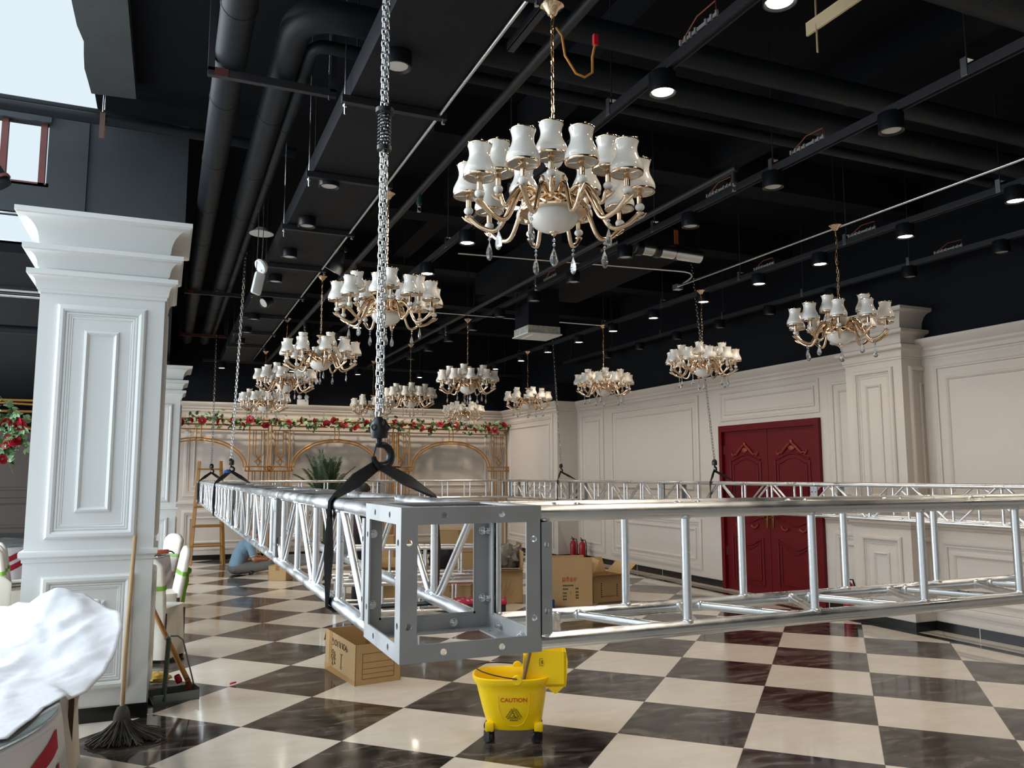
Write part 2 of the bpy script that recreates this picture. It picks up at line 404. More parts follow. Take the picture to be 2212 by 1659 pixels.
# torn lower lip of the skylight opening
pts = [(-4.5, 5.0), (-4.5, 4.80)]
for i in range(60):
    x = -4.5+i*3.44/59; pts.append((x, 4.83-abs(rng.gauss(0, .012))))
pts.append((-1.06, 5.0)); mb.prism(pts, 0, .03, Matrix(((1, 0, 0, 0), (0, 0, 1, 7.95), (0, 1, 0, 0), (0, 0, 0, 1))))
struct('wall_side', mb, M_sideboard)
mb = MB()
for x in (-1.42, -1.12): mb.bx(x-.025, x+.025, 8.0, 8.06, 4.24, 4.85)
mb.bx(-3, -1.06, 8.0, 8.06, 4.24, 4.275)
struct('window_1', mb, mat('red_oxide_mullion', rgb(112, 66, 62), .6, var=.1))
mb = MB(); mb.bx(-4.5, -1.06, 8.0, 8.06, 3.70, 3.73); mb.bx(-4.5, -1.06, 8.0, 8.06, 3.965, 3.99); struct('window_2', mb, M_steel)

# ---------------------------------------------------------------- pillars
def pillar(name, label, x0, x1, y0, y1, faces='F', ztop=3.546, M_pil=M_pil):
    t = thing(name, label, 'pillar', ((x0+x1)/2, (y0+y1)/2, 0))
    cx, cy = (x0+x1)/2, (y0+y1)/2; a, b = (x1-x0)/2, (y1-y0)/2
    loop = [(-a, -b), (-a, b), (a, b), (a, -b)]               # clockwise: outside lies to the left of travel
    m = MB(); m.bx(-a, a, -b, b, 0, 3.3); m.build('shaft', M_pil, t, 30)
    def tier(z0, z1, o, big):
        h = z1-z0
        p = [(.0, z0-.02), (.012, z0-.02), (.014, z0), (.022, z0+.005)]
        for i in range(9):
            s = i/8; p.append((.026+(o-.05)*(1-cos(s*pi/2)), z0+.02+(h-.065)*sin(s*pi/2)))
        p += [(o-.012, z1-.042), (o-.01, z1-.035), (o, z1-.033), (o, z1), (-.1, z1)]
        m = MB(); m.band(loop, p, closed=True); return m
    m1 = tier(3.0, 3.131, .083, 0); m1.build('lower_cornice', M_pil, t, 30)
    m2 = tier(3.131+.02, 3.303, .114, 0); m2.build('middle_cornice', M_pil, t, 30)
    m3 = tier(3.303+.02, ztop, .166, 1); m3.bx(-a-.13, a+.13, -b-.13, b+.13, ztop-.02, ztop); m3.build('crown_cornice', M_pil, t, 30)
    m = MB(); m.band(loop, [(0, 1.095), (.008, 1.097), (.01, 1.12), (.028, 1.135), (.03, 1.16), (.026, 1.172), (0, 1.175)], closed=True); m.build('dado_rail', M_pil, t, 40)
    m = MB(); m.band(loop, [(0, 0), (.01, 0), (.01, .1), (0, .1)], closed=True); m.build('plinth_band', M_base, t, 30)
    P1 = [(0, 0), (.004, .018), (.016, .028), (.036, .03), (.05, .022), (.056, .008), (.062, .014), (.07, .014), (.074, .006), (.08, .010), (.086, .008), (.092, .003), (.098, .005), (.102, 0)]
    P2 = [(0, 0), (.005, .014), (.018, .02), (.028, .012), (.034, .004), (.038, 0)]
    m = MB()
    def face(o, u, nn, w):
        o, u = V(o), V(u)
        def fr(a0, z0, wd, z1, p): m.frame(o+u*a0+V((0, 0, z0)), u, (0, 0, 1), nn, wd, z1-z0, p)
        i = .115*w/.81+.002
        fr(i, 1.252, w-2*i, 2.905, P1); i2 = w*.36
        fr(i2, 1.433, w-2*i2, 2.725, P2)
        fr(i, .215, w-2*i, 1.0, P1); fr(i2, .40, w-2*i2, .82, P2)
    if 'F' in faces: face((-a, -b, 0), (1, 0, 0), (0, -1, 0), 2*a)
    if 'R' in faces: face((a, -b, 0), (0, 1, 0), (1, 0, 0), 2*b)
    if 'L' in faces: face((-a, b, 0), (0, -1, 0), (-1, 0, 0), 2*b)
    m.build('panel_moulding', M_pil, t, 30)
    return t
pillar('panelled_pillar', 'big white panelled pillar with stepped crown at the left, mop leaning on it', -.862, -.05, 6.45, 7.1, 'FR')
pillar('panelled_pillar', 'white panelled pillar in the distance just right of the big left pillar', -.6, .2, 14.8, 15.45, 'FR')
pillar('panelled_pillar', 'white panelled pier standing out of the right wall beside the red door', 7.52, 8.2, 6.495, 7.305, 'LF', M_pil=M_wall)

# ---------------------------------------------------------------- red double door
d = thing('door_1', 'deep red double door with carved panels in the right wall', 'door', (XW, (DY0+DY1)/2, 0)); d['kind'] = 'structure'
hw = (DY1-DY0)/2
m = MB(); m.bx(-.05, .12, -hw, -hw+.07, 0, DZ); m.bx(-.05, .12, hw-.07, hw, 0, DZ); m.bx(-.05, .12, -hw+.07, hw-.07, DZ-.09, DZ); m.build('door_frame', M_red, d, 30)
M_redhi = mat('worn_red_carving', rgb(126, 44, 30), .4)
for sgn in (-1, 1):
    m = MB(); y0, y1 = (.004, hw-.072) if sgn > 0 else (-hw+.072, -.004)
    m.bx(0, .05, y0, y1, .01, DZ-.092); leaf = m.build('door_leaf', M_red, d, 30)
    cy = (y0+y1)/2; w = .33
    m = MB()
    def curve(zb, amp, ww, r, x=-.004):
        pts = []
        for i in range(25):
            s = -1+2*i/24; pts.append((x, cy+s*ww, zb+amp*(cos(s*pi*.8)+.0) if abs(s) < .85 else zb+amp*cos(.85*pi*.8)))
        m.tube(pts, r, 6)
    # upper panel with arched top, lower panel with dipped top
    for (ww, r) in ((w, .014), (w-.06, .010)):
        k = w-ww
        m.tube([(-.004, cy-ww, 1.25+k), (-.004, cy-ww, 1.88-k), ], r, 6); m.tube([(-.004, cy+ww, 1.25+k), (-.004, cy+ww, 1.88-k)], r, 6)
        m.tube([(-.004, cy-ww, 1.25+k), (-.004, cy+ww, 1.25+k)], r, 6)
        curve(1.93-k, .05, ww, r)
        m.tube([(-.004, cy-ww, .14+k), (-.004, cy-ww, .80-k)], r, 6); m.tube([(-.004, cy+ww, .14+k), (-.004, cy+ww, .80-k)], r, 6)
        m.tube([(-.004, cy-ww, .14+k), (-.004, cy+ww, .14+k)], r, 6)
        curve(.74-k, -.06, ww, r)
    curve(1.05, -.05, w, .012)
    m.build('panel_moulding', M_red, leaf, 40)
    m = MB()
    for s in (-1, 1):
        m.tube([(-.01, cy+s*.28, 1.97), (-.012, cy+s*.25, 1.99), (-.014, cy+s*.19, 1.985), (-.016, cy+s*.14, 2.03), (-.016, cy+s*.08, 2.08), (-.016, cy+s*.02, 2.12)], [.018, .01, .016, .02, .02, .016], 7)
        m.tube([(-.01, cy+s*.29, 2.02), (-.012, cy+s*.275, 1.98), (-.012, cy+s*.24, 1.965)], .010, 6)
        m.tube([(-.012, cy+s*.11, .96), (-.014, cy+s*.17, .93), (-.014, cy+s*.22, .95), (-.012, cy+s*.25, .99)], [.02, .014, .016, .01], 7)
    m.ball((-.012, cy, 2.14), .03, sc=(.5, 1, 1)); m.ball((-.012, cy, 2.05), .05, sc=(.35, 1.3, .8))
    m.build('carved_crest', M_redhi, leaf, 50)
    m = MB(); yy = .06*sgn
    m.box((-.006, yy, 1.06), (.012, .045, .24), bev=.008); m.tube([(-.01, yy, 1.1), (-.06, yy, 1.1), (-.065, yy+.03*sgn, 1.1), (-.06, yy+.12*sgn, 1.105)], .010, 8)
    m.build('door_handle', M_brass, leaf, 50)
    m = MB()
    for z in (.5, 2.0): m.bx(-.012, .0, sgn*(hw-.085), sgn*(hw-.065), z, z+.13)
    m.build('hinge', M_steel, leaf, 30)
mb = MB(); mb.bx(XW+.13, XW+.2, DY0, DY1, 0, DZ); struct('wall_niche', mb, M_black)
# ---------------------------------------------------------------- box trusses
TX0, TY0, TS, TZ0, TH = .554, 2.003, .39, 1.218, .385
TXR, TYB = 6.65, 15.62
CR, PR = .0225, .0135
def me_tube(name, L, r, n=12, welds=True):
    m = MB(); m.tube([(0, 0, 0), (0, 0, L)], r, n)
    if welds:
        for z in (.0, L): m.lathe([(r*.9, z-.008), (r+.004, z-.005), (r+.005, z), (r+.004, z+.005), (r*.9, z+.008)], n)
    return m.mesh(name, M_alu, 50)
TH_in = TH-2*CR; TW_in = TS-2*CR; STEP = .4825
ME_POST = me_tube('post', TH_in-2*CR+.01, PR)
dl = STEP-.07
ME_DIAG = me_tube('diagonal', sqrt(TH_in**2+dl**2)-.05, PR, welds=True)
ME_HDIAG = me_tube('diagonal', sqrt(TW_in**2+dl**2)-.05, PR, welds=True)
ME_CROSS = me_tube('cross_tube', TW_in-2*CR+.01, PR)
def plate_bar(mb, O, u, v, n, L, w, t, holes, hr=.0085, seg=16):
    """flat bar of length L, width w, thickness t with round holes drilled through"""
    O, u, v, n = V(O), V(u), V(v), V(n); e = w*.42; segs = []; a = 0
    for h in sorted(holes): segs.append((a, h-e, 0)); segs.append((h-e, h+e, 1)); a = h+e
    segs.append((a, L, 0))
    for (p, q, hole) in segs:
        if q-p < 1e-5: continue
        if not hole:
            vs = [O+u*x+v*y+n*z for z in (0, t) for y in (0, w) for x in (p, q)]
            mb.add(vs, [(0, 2, 3, 1), (4, 5, 7, 6), (0, 1, 5, 4), (2, 6, 7, 3), (0, 4, 6, 2), (1, 3, 7, 5)])
        else:
            c = O+u*(p+q)/2+v*w/2; out = []; inn = []
            for k in range(seg):
                a_ = 2*pi*(k+.5)/seg; cx, cy = cos(a_), sin(a_)
                s = 1/max(abs(cx), abs(cy)); out.append((cx*s*e, cy*s*w/2)); inn.append((cx*hr, cy*hr))
            # snap nearest to the corners
            for sx in (-1, 1):
                for sy in (-1, 1):
                    k = min(range(seg), key=lambda k_: (out[k_][0]-sx*e)**2+(out[k_][1]-sy*w/2)**2); out[k] = (sx*e, sy*w/2)
            vs = []
            for z in (0, t):
                vs += [c+u*x+v*y+n*z for (x, y) in out]; vs += [c+u*x+v*y+n*z for (x, y) in inn]
            fs = []; S = seg
            for k in range(S):
                j = (k+1) % S
                fs += [(k, j, S+j, S+k), (2*S+k, 3*S+k, 3*S+j, 2*S+j), (S+k, S+j, 3*S+j, 3*S+k), (k, 2*S+k, 2*S+j, j)]
            mb.add(vs, fs)
def hexbolt(mb, p, n, r=.010, h=.008):
    n = V(n); T = align(p, V(p)+n)
    mb.lathe([(0, -.001), (r*1.25, -.001), (r*1.25, .002), (r, .002)], 16, T)
    mb.prism([(r*cos(k*pi/3), r*sin(k*pi/3)) for k in range(6)], .002, h, T)
    mb.lathe([(.0055, h), (.0055, h+.009), (0, h+.009)], 10, T)
_m = MB(); hexbolt(_m, (0, 0, 0), (0, 0, 1)); ME_BOLT = _m.mesh('bolt', M_steel, 30)
def truss(label, origin, rz, L, vertical_diag, n0=1.0, joints=(), lab2=''):
    t = thing('box_truss', label, 'truss', origin, rz)
    for y in (CR, TS-CR):
        for z in (CR, TH-CR):
            m = MB(); m.tube([(0, y, z), (L, y, z)], CR, 16)
            # thin weld rings where the tubes are spliced
            for j in joints: m.tube([(j-.012, y, z), (j-.004, y, z), (j+.004, y, z), (j+.012, y, z)], [CR, CR+.003, CR+.003, CR], 16, cap=False)
            m.build('chord', M_alu, t, 50)
    k = 0; x = STEP; nodes = [0.02]
    while x < L-.1: nodes.append(x); x += STEP
    nodes.append(L-.02)
    for i, x in enumerate(nodes):
        for y in (CR, TS-CR): link('post', ME_POST, t, None, TR(x, y, 2*CR-.005))
        if i % 2 == 0 or not vertical_diag:
            for z in ((TH-CR,) if (vertical_diag) else (CR, TH-CR)): 
                if vertical_diag: link('cross_tube', ME_CROSS, t, None, TR(x, 2*CR-.005, z) @ RX(-pi/2))
    for i in range(len(nodes)-1):
        a, b = nodes[i]+.035, nodes[i+1]-.035
        if b-a < .3: continue
        if vertical_diag:
            for q, y in enumerate((CR, TS-CR)):
                p0, p1 = ((a, y, CR), (b, y, TH-CR)) if (i+q) % 2 else ((a, y, TH-CR), (b, y, CR))
                d = (V(p1)-V(p0)).normalized(); link('diagonal', ME_DIAG, t, None, align(V(p0)+d*.025, p1))
        else:
            for z in (CR, TH-CR):
                for (p0, p1) in (((a, CR, z), ((a+b)/2-.03, TS-CR, z)), (((a+b)/2+.03, TS-CR, z), (b, CR, z))):
                    d = V(p1)-V(p0); l = d.length; d.normalize(); key = 'hd'
                    me = MATS.get(('me', round(l, 3)))
                    if me is None: me = me_tube('diagonal', l-.05, PR); MATS[('me', round(l, 3))] = me
                    link('diagonal', me, t, None, align(V(p0)+d*.025, p1))
    # end flanges and bolted module joints
    for j in (0.0, L)+tuple(joints):
        m = MB(); w = .05 if j not in (0.0, L) else .03
        for off in ((0,) if j == 0.0 else (-w,) if j == L else (-w-.001, .001)):
            for y, nn in ((.0, -1), (TS, 1)):
                plate_bar(m, (j+off, y-.004*(nn < 0), CR*2), (0, 0, 1), (1, 0, 0), (0, 1, 0), TH-4*CR, w, .004, (.06, TH-4*CR-.06))
            sx = j+off+(w if off < 0 else 0)
            for y in (.0, TS-.05): m.bx(sx-.003, sx, y, y+.05, CR*1.6, TH-CR*1.6)
            for z in (.0, TH-.05): m.bx(sx-.003, sx, CR*1.6, TS-CR*1.6, z, z+.05)
        fp = m.build('flange_plate', M_aluflat, t, 30)
        if j not in (0.0, L):
            for z in (.1, .29):
                for yy in (.03, TS-.03): link('bolt', ME_BOLT, fp, None, align((j, yy, z), (j+1, yy, z)))
    return t
truss('long silver box truss receding along the left, hung on three black slings', (TX0+TS, TY0+TS, TZ0), pi/2, TYB-TY0-TS, True, joints=(2.1, 5.1, 8.1, 11.1))
truss('silver box truss crossing the foreground to the right of the corner block', (TX0+TS, TY0, TZ0), 0, TXR-TX0-TS, False, joints=(2.9,))
truss('far silver box truss parallel to the back wall, in front of the gold arches', (TX0+TS, TYB, TZ0), 0, TXR-TX0-TS, False, joints=(3.0,))
truss('silver box truss along the right wall passing in front of the red door', (TXR+TS, TY0+TS, TZ0), pi/2, TYB-TY0-TS, True, joints=(1.6, 4.6, 7.6, 10.6))

def corner_block(label, x, y, detail=False):
    t = thing('truss_corner_block', label, 'truss', (x, y, TZ0)); S = TS; H = TH; w = .044; th = .005
    hs = (.115, S-.115); names = []
    faces = [((0, 0, 0), (1, 0, 0), (0, 0, 1), (0, -1, 0), S, H), ((S, S, 0), (-1, 0, 0), (0, 0, 1), (0, 1, 0), S, H),
             ((0, S, 0), (0, -1, 0), (0, 0, 1), (-1, 0, 0), S, H), ((S, 0, 0), (0, 1, 0), (0, 0, 1), (1, 0, 0), S, H),
             ((0, 0, H), (1, 0, 0), (0, 1, 0), (0, 0, 1), S, S), ((0, S, 0), (1, 0, 0), (0, -1, 0), (0, 0, -1), S, S)]
    for (o, u, v, n, a, b) in faces:
        o, u, v, n = V(o), V(u), V(v), V(n); m = MB(); i = -n*th
        if n.x: o = o+u*th; a = a-2*th
        if n.z: o = o+u*th+v*th; a, b = a-2*th, b-2*th
        hs = (.115-(S-a)/2, a-.115+(S-a)/2)
        # face frames sit just inside one another at the corners: two full bars, two bars between them
        plate_bar(m, o+i, u, v, n, a, w, th, hs); plate_bar(m, o+v*(b-w)+i, u, v, n, a, w, th, hs)
        if detail or n.z == 0:
            hv = (.085-w+.02, b-2*w-.06)
            plate_bar(m, o+v*w+i, v, u, n, b-2*w, w, th, (.045, b-2*w-.045)); plate_bar(m, o+u*(a-w)+v*w+i, v, u, n, b-2*w, w, th, (.045, b-2*w-.045))
        else: plate_bar(m, o+v*w+i, v, u, n, b-2*w, w, th, ()); plate_bar(m, o+u*(a-w)+v*w+i, v, u, n, b-2*w, w, th, ())
        m.build('angle_frame', M_aluflat, t, 25)
    BP = []
    for z in (.09, .295): BP += [((.022, S-.0055, z), 0), ((S-.022, S-.0055, z), 0), ((S-.0055, .022, z), 1), ((S-.0055, S-.022, z), 1)]
    for q in (.115, S-.115):
        for z in (.022, H-.022): BP += [((q, S-.0055, z), 0), ((S-.0055, q, z), 1)]
    for (p, ax) in BP: link('bolt', ME_BOLT, t, None, align(p, V(p)+V(((0, -1, 0), (-1, 0, 0))[ax])))
    return t
corner_block('bare aluminium truss corner block nearest the camera, open angle-plate cube', TX0, TY0, True)
corner_block('truss corner block at the far left by the wooden ladder', TX0, TYB)
corner_block('truss corner block at the far right end of the back truss', TXR, TYB)
corner_block('truss corner block at the near right, outside the view', TXR, TY0)

# ---------------------------------------------------------------- chain hoists and slings
def chain_mb(mb, p0, p1, pitch, lw, wr, seg=10, n=5):
    """row of oval links between two points"""
    p0, p1 = V(p0), V(p1); L = (p1-p0).length; k = max(1, int(L/pitch)); T = align(p0, p1)
    ll = pitch*1.0/2+wr
    ring = []
    for i in range(seg):
        a = 2*pi*i/seg; ring.append((lw*cos(a)*(1.0), 0, (ll-lw)*(1 if sin(a) > 0 else -1)*(abs(sin(a)) > .1)+lw*sin(a)))
    for j in range(k):
        mb.tube(ring, wr, n, closed=True, M=T @ TR(0, 0, (j+.5)*L/k) @ RZ((j % 2)*pi/2+.3))
M_hookblue = mat('blue_tape', rgb(38, 84, 158), .5)
def hoist(label, lab_sling, x, y, zhook, near=False, blue=False, xtrus=None, lean=(0, 0), sy=None, spring=None):
    t = thing('chain_hoist', label, 'hoist', (x, y, zhook))
    zt = 4.98-zhook; s = 1.0
    m = MB()
    top = (lean[0], lean[1], zt)
    seg, n = (12, 6) if near else (8, 4)
    dx = .008
    if near:
        chain_mb(m, (-dx, 0, .07), (top[0]-dx, top[1], zt), .026, .0085, .0036, seg, n)
        chain_mb(m, (dx, .003, .085), (top[0]+dx, top[1], zt), .026, .0085, .0036, seg, n)
    else: chain_mb(m, (0, 0, .06), top, .040, .013, .0055, seg, n)
    m.build('lifting_chain', M_steel, t, 60)
    # hook block
    m = MB(); m.lathe([(0, .068), (.012, .07), (.022, .062), (.033, .045), (.036, .025), (.034, .0), (.031, -.012), (0, -.014)], 10 if near else 8)
    if near:
        for a in (-.9, 1.0, 3.5): m.lathe([(0, .036), (.006, .036), (.009, .039), (.013, .036), (.014, .03)], 12, Matrix.Rotation(a, 4, 'Z') @ TR(0, 0, .028) @ RX(pi/2))
    m.build('hook_block', M_blackplastic, t, 40)
    m = MB(); pts = []; c = (.014, 0, -.080) if near else (.012, 0, -.062); r0 = .042 if near else .028
    for i in range(18):
        a = R(115-i*17); pts.append((c[0]+r0*cos(a), 0, c[2]+r0*sin(a)))
    m.tube([(0, 0, -.01), (-.002, 0, -.022)]+pts, [.011, .012]+[(.011 if near else .009)+.006*sin(pi*i/17) for i in range(18)], 8, M=RZ(.4))
    m.tube([(-.010, 0, -.03), (-.032, 0, -.10)], .003, 6, M=RZ(.4))
    m.build('hook', M_blackplastic, t, 50)
    if spring:
        m = MB(); pts = []
        for i in range(9*10): pts.append((.026*cos(i*2*pi/10)+top[0]*spring/zt, .026*sin(i*2*pi/10)+top[1]*spring/zt, spring+i*.0016*.9))
        m.tube(pts, .0035, 5)
        for z, rr in ((spring+.135, .038), (spring-.02, .030)): m.lathe([(.016, z), (rr, z), (rr, z+.018), (.016, z+.018)], 14, TR(top[0]*spring/zt, top[1]*spring/zt, 0), close=True)
        m.build('limit_spring', M_blackplastic, t, 40)
    # sling looped over the hook and under the truss
    xt = xtrus
    sg = MB(); a = .012; zt_, zb = TZ0+TH+.004, TZ0-.004; yy = sy if sy is not None else y
    ap = V((x, y, zhook-(.125 if near else .098)))
    P = [ap+V((-.012, 0, .006)), V((xt-.004+.012, yy, zt_+.003)), V((xt-.004, yy, zt_-.012)), V((xt-.006, yy, TZ0+TH*.5)), V((xt-.006, yy, zb+.012)), V((xt+.012, yy, zb)),
         V((xt+TS-.012, yy, zb)), V((xt+TS+.006, yy, zb+.012)), V((xt+TS+.006, yy, TZ0+TH*.5)), V((xt+TS+.004, yy, zt_-.012)), V((xt+TS-.012, yy, zt_+.003)), ap+V((.012, 0, .006))]
    sgo = MB(); w = .026 if near else .024; P = P[:1]+[P[0].lerp(P[1], .5)]+P[1:11]+[P[10].lerp(P[11], .5)]+P[11:]
    wl = [w*.8, w*1.1]+[w]*10+[w*1.1, w*.8]
    AX = [(.8, .35, -.5), (.75, .5, -.5), (.3, 1, -.2), (.25, 1, 0), (.75, .8, 0), (.2, 1, 0), (0, 1, 0), (0, 1, 0), (.2, 1, 0), (.75, .8, 0), (.25, 1, 0), (.3, 1, .2), (.75, .5, .5), (.8, .35, .5)]
    sgo.strap(P, wl, .0035, AX)
    if near: sgo.strap([p+V((0, .016, -.001)) for p in P], [q*.8 for q in wl], .0045, AX)
    o = sgo.build('lifting_sling', M_strap, None, 50); tag(o, lab_sling, 'strap', 'black lifting slings')
    if blue:
        m = MB()
        for k in range(5): m.ball((x-.05+random.uniform(-.03, .03), yy+random.uniform(-.02, .02), zhook-.085+random.uniform(-.015, .015)), .022, 8, 5, (1.3, .8, .6))
        for k in range(3): m.tube([(x-.06, yy, zhook-.09), (x-.09-.02*k, yy+.01*k, zhook-.08-.03*k)], .01, 6, flat=(.003, .012))
        b = m.build('blue_tape', M_hookblue, o, 50)
    t['group'] = 'chain hoists holding the trusses'
    return t
hoist('nearest chain hoist with galvanised chain, large black hook and spring limiter', 'nearest black sling, a wide strap wrapped round the left truss beside the corner block',
      .755, 3.06, 1.84, True, False, TX0, (.0, .0), 2.93, spring=1.16)
hoist('second chain hoist on the left truss with blue tape at its hook', 'black sling with blue tape tied at the hook on the left truss', .749, 10.5, 1.83, False, True, TX0, (.03, -.9), 10.2)
hoist('third chain hoist at the far end of the left truss by the ladder', 'black sling at the far left end of the truss by the ladder', .749, 15.0, 1.83, False, False, TX0, (0, .2), 14.9)
hoist('chain hoist on the right truss nearer the far corner of the room', 'black sling on the right truss well to the left of the red door', 6.80, 13.55, 1.84, False, False, TXR, (-.15, .1), 13.4)
hoist('chain hoist on the right truss just beside the red door', 'black sling on the right truss just beside the red door', 6.80, 8.95, 1.83, False, False, TXR, (-.25, .1), 8.85)
# ---------------------------------------------------------------- chandeliers
def arm_mesh(rr, zs, ze, dip, r=.0135):
    """S-curved arm from the collar out to radius rr, in the XZ plane"""
    m = MB(); pts = []
    ctl = [(.085, zs), (.13, zs+.028), (.18, zs-.005), (.25, dip), (.32, dip+.004), (rr-.012, dip+.045), (rr, ze)]
    # Catmull-Rom
    P = [V((a, 0, b)) for a, b in ctl]; P = [P[0]*2-P[1]]+P+[P[-1]*2-P[-2]]
    if rr < .33:
        P = [V((.085, 0, zs)), V((.085, 0, zs)), V((.12, 0, zs+.04)), V((.17, 0, zs+.02)), V((.22, 0, dip)), V((rr-.008, 0, dip+.05)), V((rr, 0, ze)), V((rr+.005, 0, ze+.04))]
    for i in range(1, len(P)-2):
        for k in range(6):
            t = k/6; p0, p1, p2, p3 = P[i-1:i+3]
            pts.append(.5*((2*p1)+(p2-p0)*t+(2*p0-5*p1+4*p2-p3)*t*t+(3*p1-p0-3*p2+p3)*t**3))
    pts.append(P[-2]); n = len(pts)
    m.tube(pts, [r*(1.05-.25*sin(pi*i/(n-1))) for i in range(n)], 8, flat=None)
    # leaf curl and bobeche cup
    m.tube([(rr-.02, 0, ze-.03), (rr+.012, 0, ze-.012), (rr+.03, 0, ze+.002)], [.008, .008, .002], 6)
    m.tube([(.12, 0, zs+.03), (.145, 0, zs+.055), (.17, 0, zs+.05)], [.007, .006, .002], 6)
    m.lathe([(0, ze-.012), (.014, ze-.008), (.019, ze+.002), (.012, ze+.006), (0, ze+.006)], 10, TR(rr, 0, 0))
    return m.mesh('arm', M_gold, 60)
def make_chandelier(name, label):
    t = thing(name, label, 'chandelier', group='gold chandeliers with white bell shades')
    # bowl
    m = MB(); prof = [(0, 0)]+[(.118*sin(a), .085*(1-cos(a))) for a in [R(12*k) for k in range(1, 8)]]+[(.118, .09)]
    m.lathe(prof, 28); m.build('glass_bowl', M_glassw, t, 60)
    m = MB(); m.lathe([(0, -.012), (.01, -.012), (.012, -.006), (.022, -.002), (.022, .003), (0, .003)], 14); m.build('bowl_finial', M_gold, t, 50)
    # lattice collar
    m = MB(); m.lathe([(.112, .084), (.150, .088), (.152, .096), (.146, .099), (.136, .118), (.122, .140), (.128, .143), (.124, .150), (.02, .156)], 28)
    for k in range(14):
        for s in (-1, 1):
            a = 2*pi*k/14; b = a+s*2*pi/14
            m.tube([(.149*cos(a), .149*sin(a), .099), (.141*cos((a+b)/2), .141*sin((a+b)/2), .119), (.126*cos(b), .126*sin(b), .140)], .0055, 5)
    m.build('lattice_collar', M_gold, t, 45)
    m = MB(); m.lathe([(.02, .145), (.028, .15), (.045, .185), (.062, .22), (.066, .245), (.055, .268), (.03, .283), (.018, .288)], 20); m.lathe([(.018, .30), (.036, .315), (.045, .332), (.036, .35), (.018, .36)], 18)
    m.build('glass_urn', M_glassw, t, 60)
    m = MB(); m.tube([(0, 0, .14), (0, 0, .42)], .009, 8); m.lathe([(.008, .285), (.022, .29), (.022, .298), (.008, .302)], 14)
    m.lathe([(.008, .36), (.02, .365), (.024, .375), (.05, .392), (.052, .398), (.02, .40), (.01, .42), (0, .422)], 18)
    m.build('stem', M_gold, t, 50)
    # long-link chain, its flex and canopy
    m = MB(); chain_mb(m, (0, 0, .415), (0, 0, 1.06), .036, .0075, .0022, 10, 4); m.build('hanging_chain', M_gold, t, 60)
    m = MB(); m.tube([(.01*sin(i*.9), .01*cos(i*.7), .42+i*.04) for i in range(17)], .0022, 5); m.build('flex', M_goldtube, t, 50)
    m = MB(); m.lathe([(0, 1.085), (.055, 1.085), (.056, 1.078), (.045, 1.07), (.028, 1.05), (.018, 1.035), (0, 1.03)], 20); m.build('canopy', M_gold, t, 50)
    # shades
    OUT = [(.064, 0), (.069, .006), (.0715, .018), (.070, .032), (.062, .052), (.051, .074), (.0455, .094), (.0455, .112), (.049, .128), (.0525, .14)]
    m = MB(); m.lathe(OUT+[(.0495, .14), (.046, .128), (.0425, .112), (.0425, .094), (.048, .074), (.059, .052), (.067, .032), (.0685, .018), (.061, .0)], 24, close=True)
    me_shade = m.mesh('shade', M_glassw, 60)
    m = MB(); m.lathe([(.0645, -.003), (.0695, -.003), (.071, .002), (.0695, .007), (.0645, .007)], 24, close=True)
    for k in range(3): m.tube([(0, 0, .0), (.066*cos(k*2.094), .066*sin(k*2.094), .002)], .002, 5)
    me_rim = m.mesh('lower_rim', M_gold, 60); m = MB()
    m.lathe([(.0485, .138), (.0528, .138), (.0538, .142), (.0528, .145), (.0485, .145)], 24, close=True)
    for k in range(5): m.ball((.051*cos(k*1.2566), .051*sin(k*1.2566), .147), .005, 6, 4)
    me_rim2 = m.mesh('upper_rim', M_gold, 60)
    m = MB(); m.lathe([(.0, -.055), (.013, -.055), (.013, -.002), (.022, .0), (.022, .004), (.012, .006), (.012, .03), (0, .032)], 12); me_sl = m.mesh('candle_sleeve', M_gold, 40)
    m = MB(); m.ball((0, 0, -.07), .022, 14, 8, (1, 1, .82)); me_ball = m.mesh('glass_ball', M_glassw, 60)
    m = MB()
    m.tube([(0, 0, 0), (0, 0, -.055)], .0008, 4)
    for z in (-.016, -.03): m.ball((0, 0, z), .0055, 6, 4)
    m.lathe([(0, -.038), (.004, -.045), (.011, -.062), (.0145, -.076), (.0125, -.088), (.006, -.096), (0, -.098)], 6, Matrix.Diagonal((1, .55, 1, 1)))
    me_drop = m.mesh('crystal_drop', M_crystal, 15)
    for v in me_drop.vertices: v.co *= 1.45
    me_lo = arm_mesh(.385, .158, .082, .025); me_hi = arm_mesh(.255, .168, .155, .11)
    for tier, cnt, rr, ze, me, ph in ((0, 10, .385, .082, me_lo, .16), (1, 5, .255, .155, me_hi, .45)):
        for k in range(cnt):
            A = RZ(ph+2*pi*k/cnt)
            a = link('arm', me, t, None, A)
            s = link('shade', me_shade, t, None, A @ TR(rr, 0, ze+.098))
            link('lower_rim', me_rim, s, None); link('upper_rim', me_rim2, s, None)
            c = link('candle_sleeve', me_sl, a, None, TR(rr, 0, ze+.098))
            link('glass_ball', me_ball, a, None, TR(rr, 0, ze+.098))
            if tier == 0 and k % 2 == 0 or tier == 0 and k in (1, 5): link('crystal_drop', me_drop, a, None, TR(.29, 0, .02) @ RZ(k))
    link('crystal_drop', me_drop, t, None, TR(0, 0, -.012))
    return t
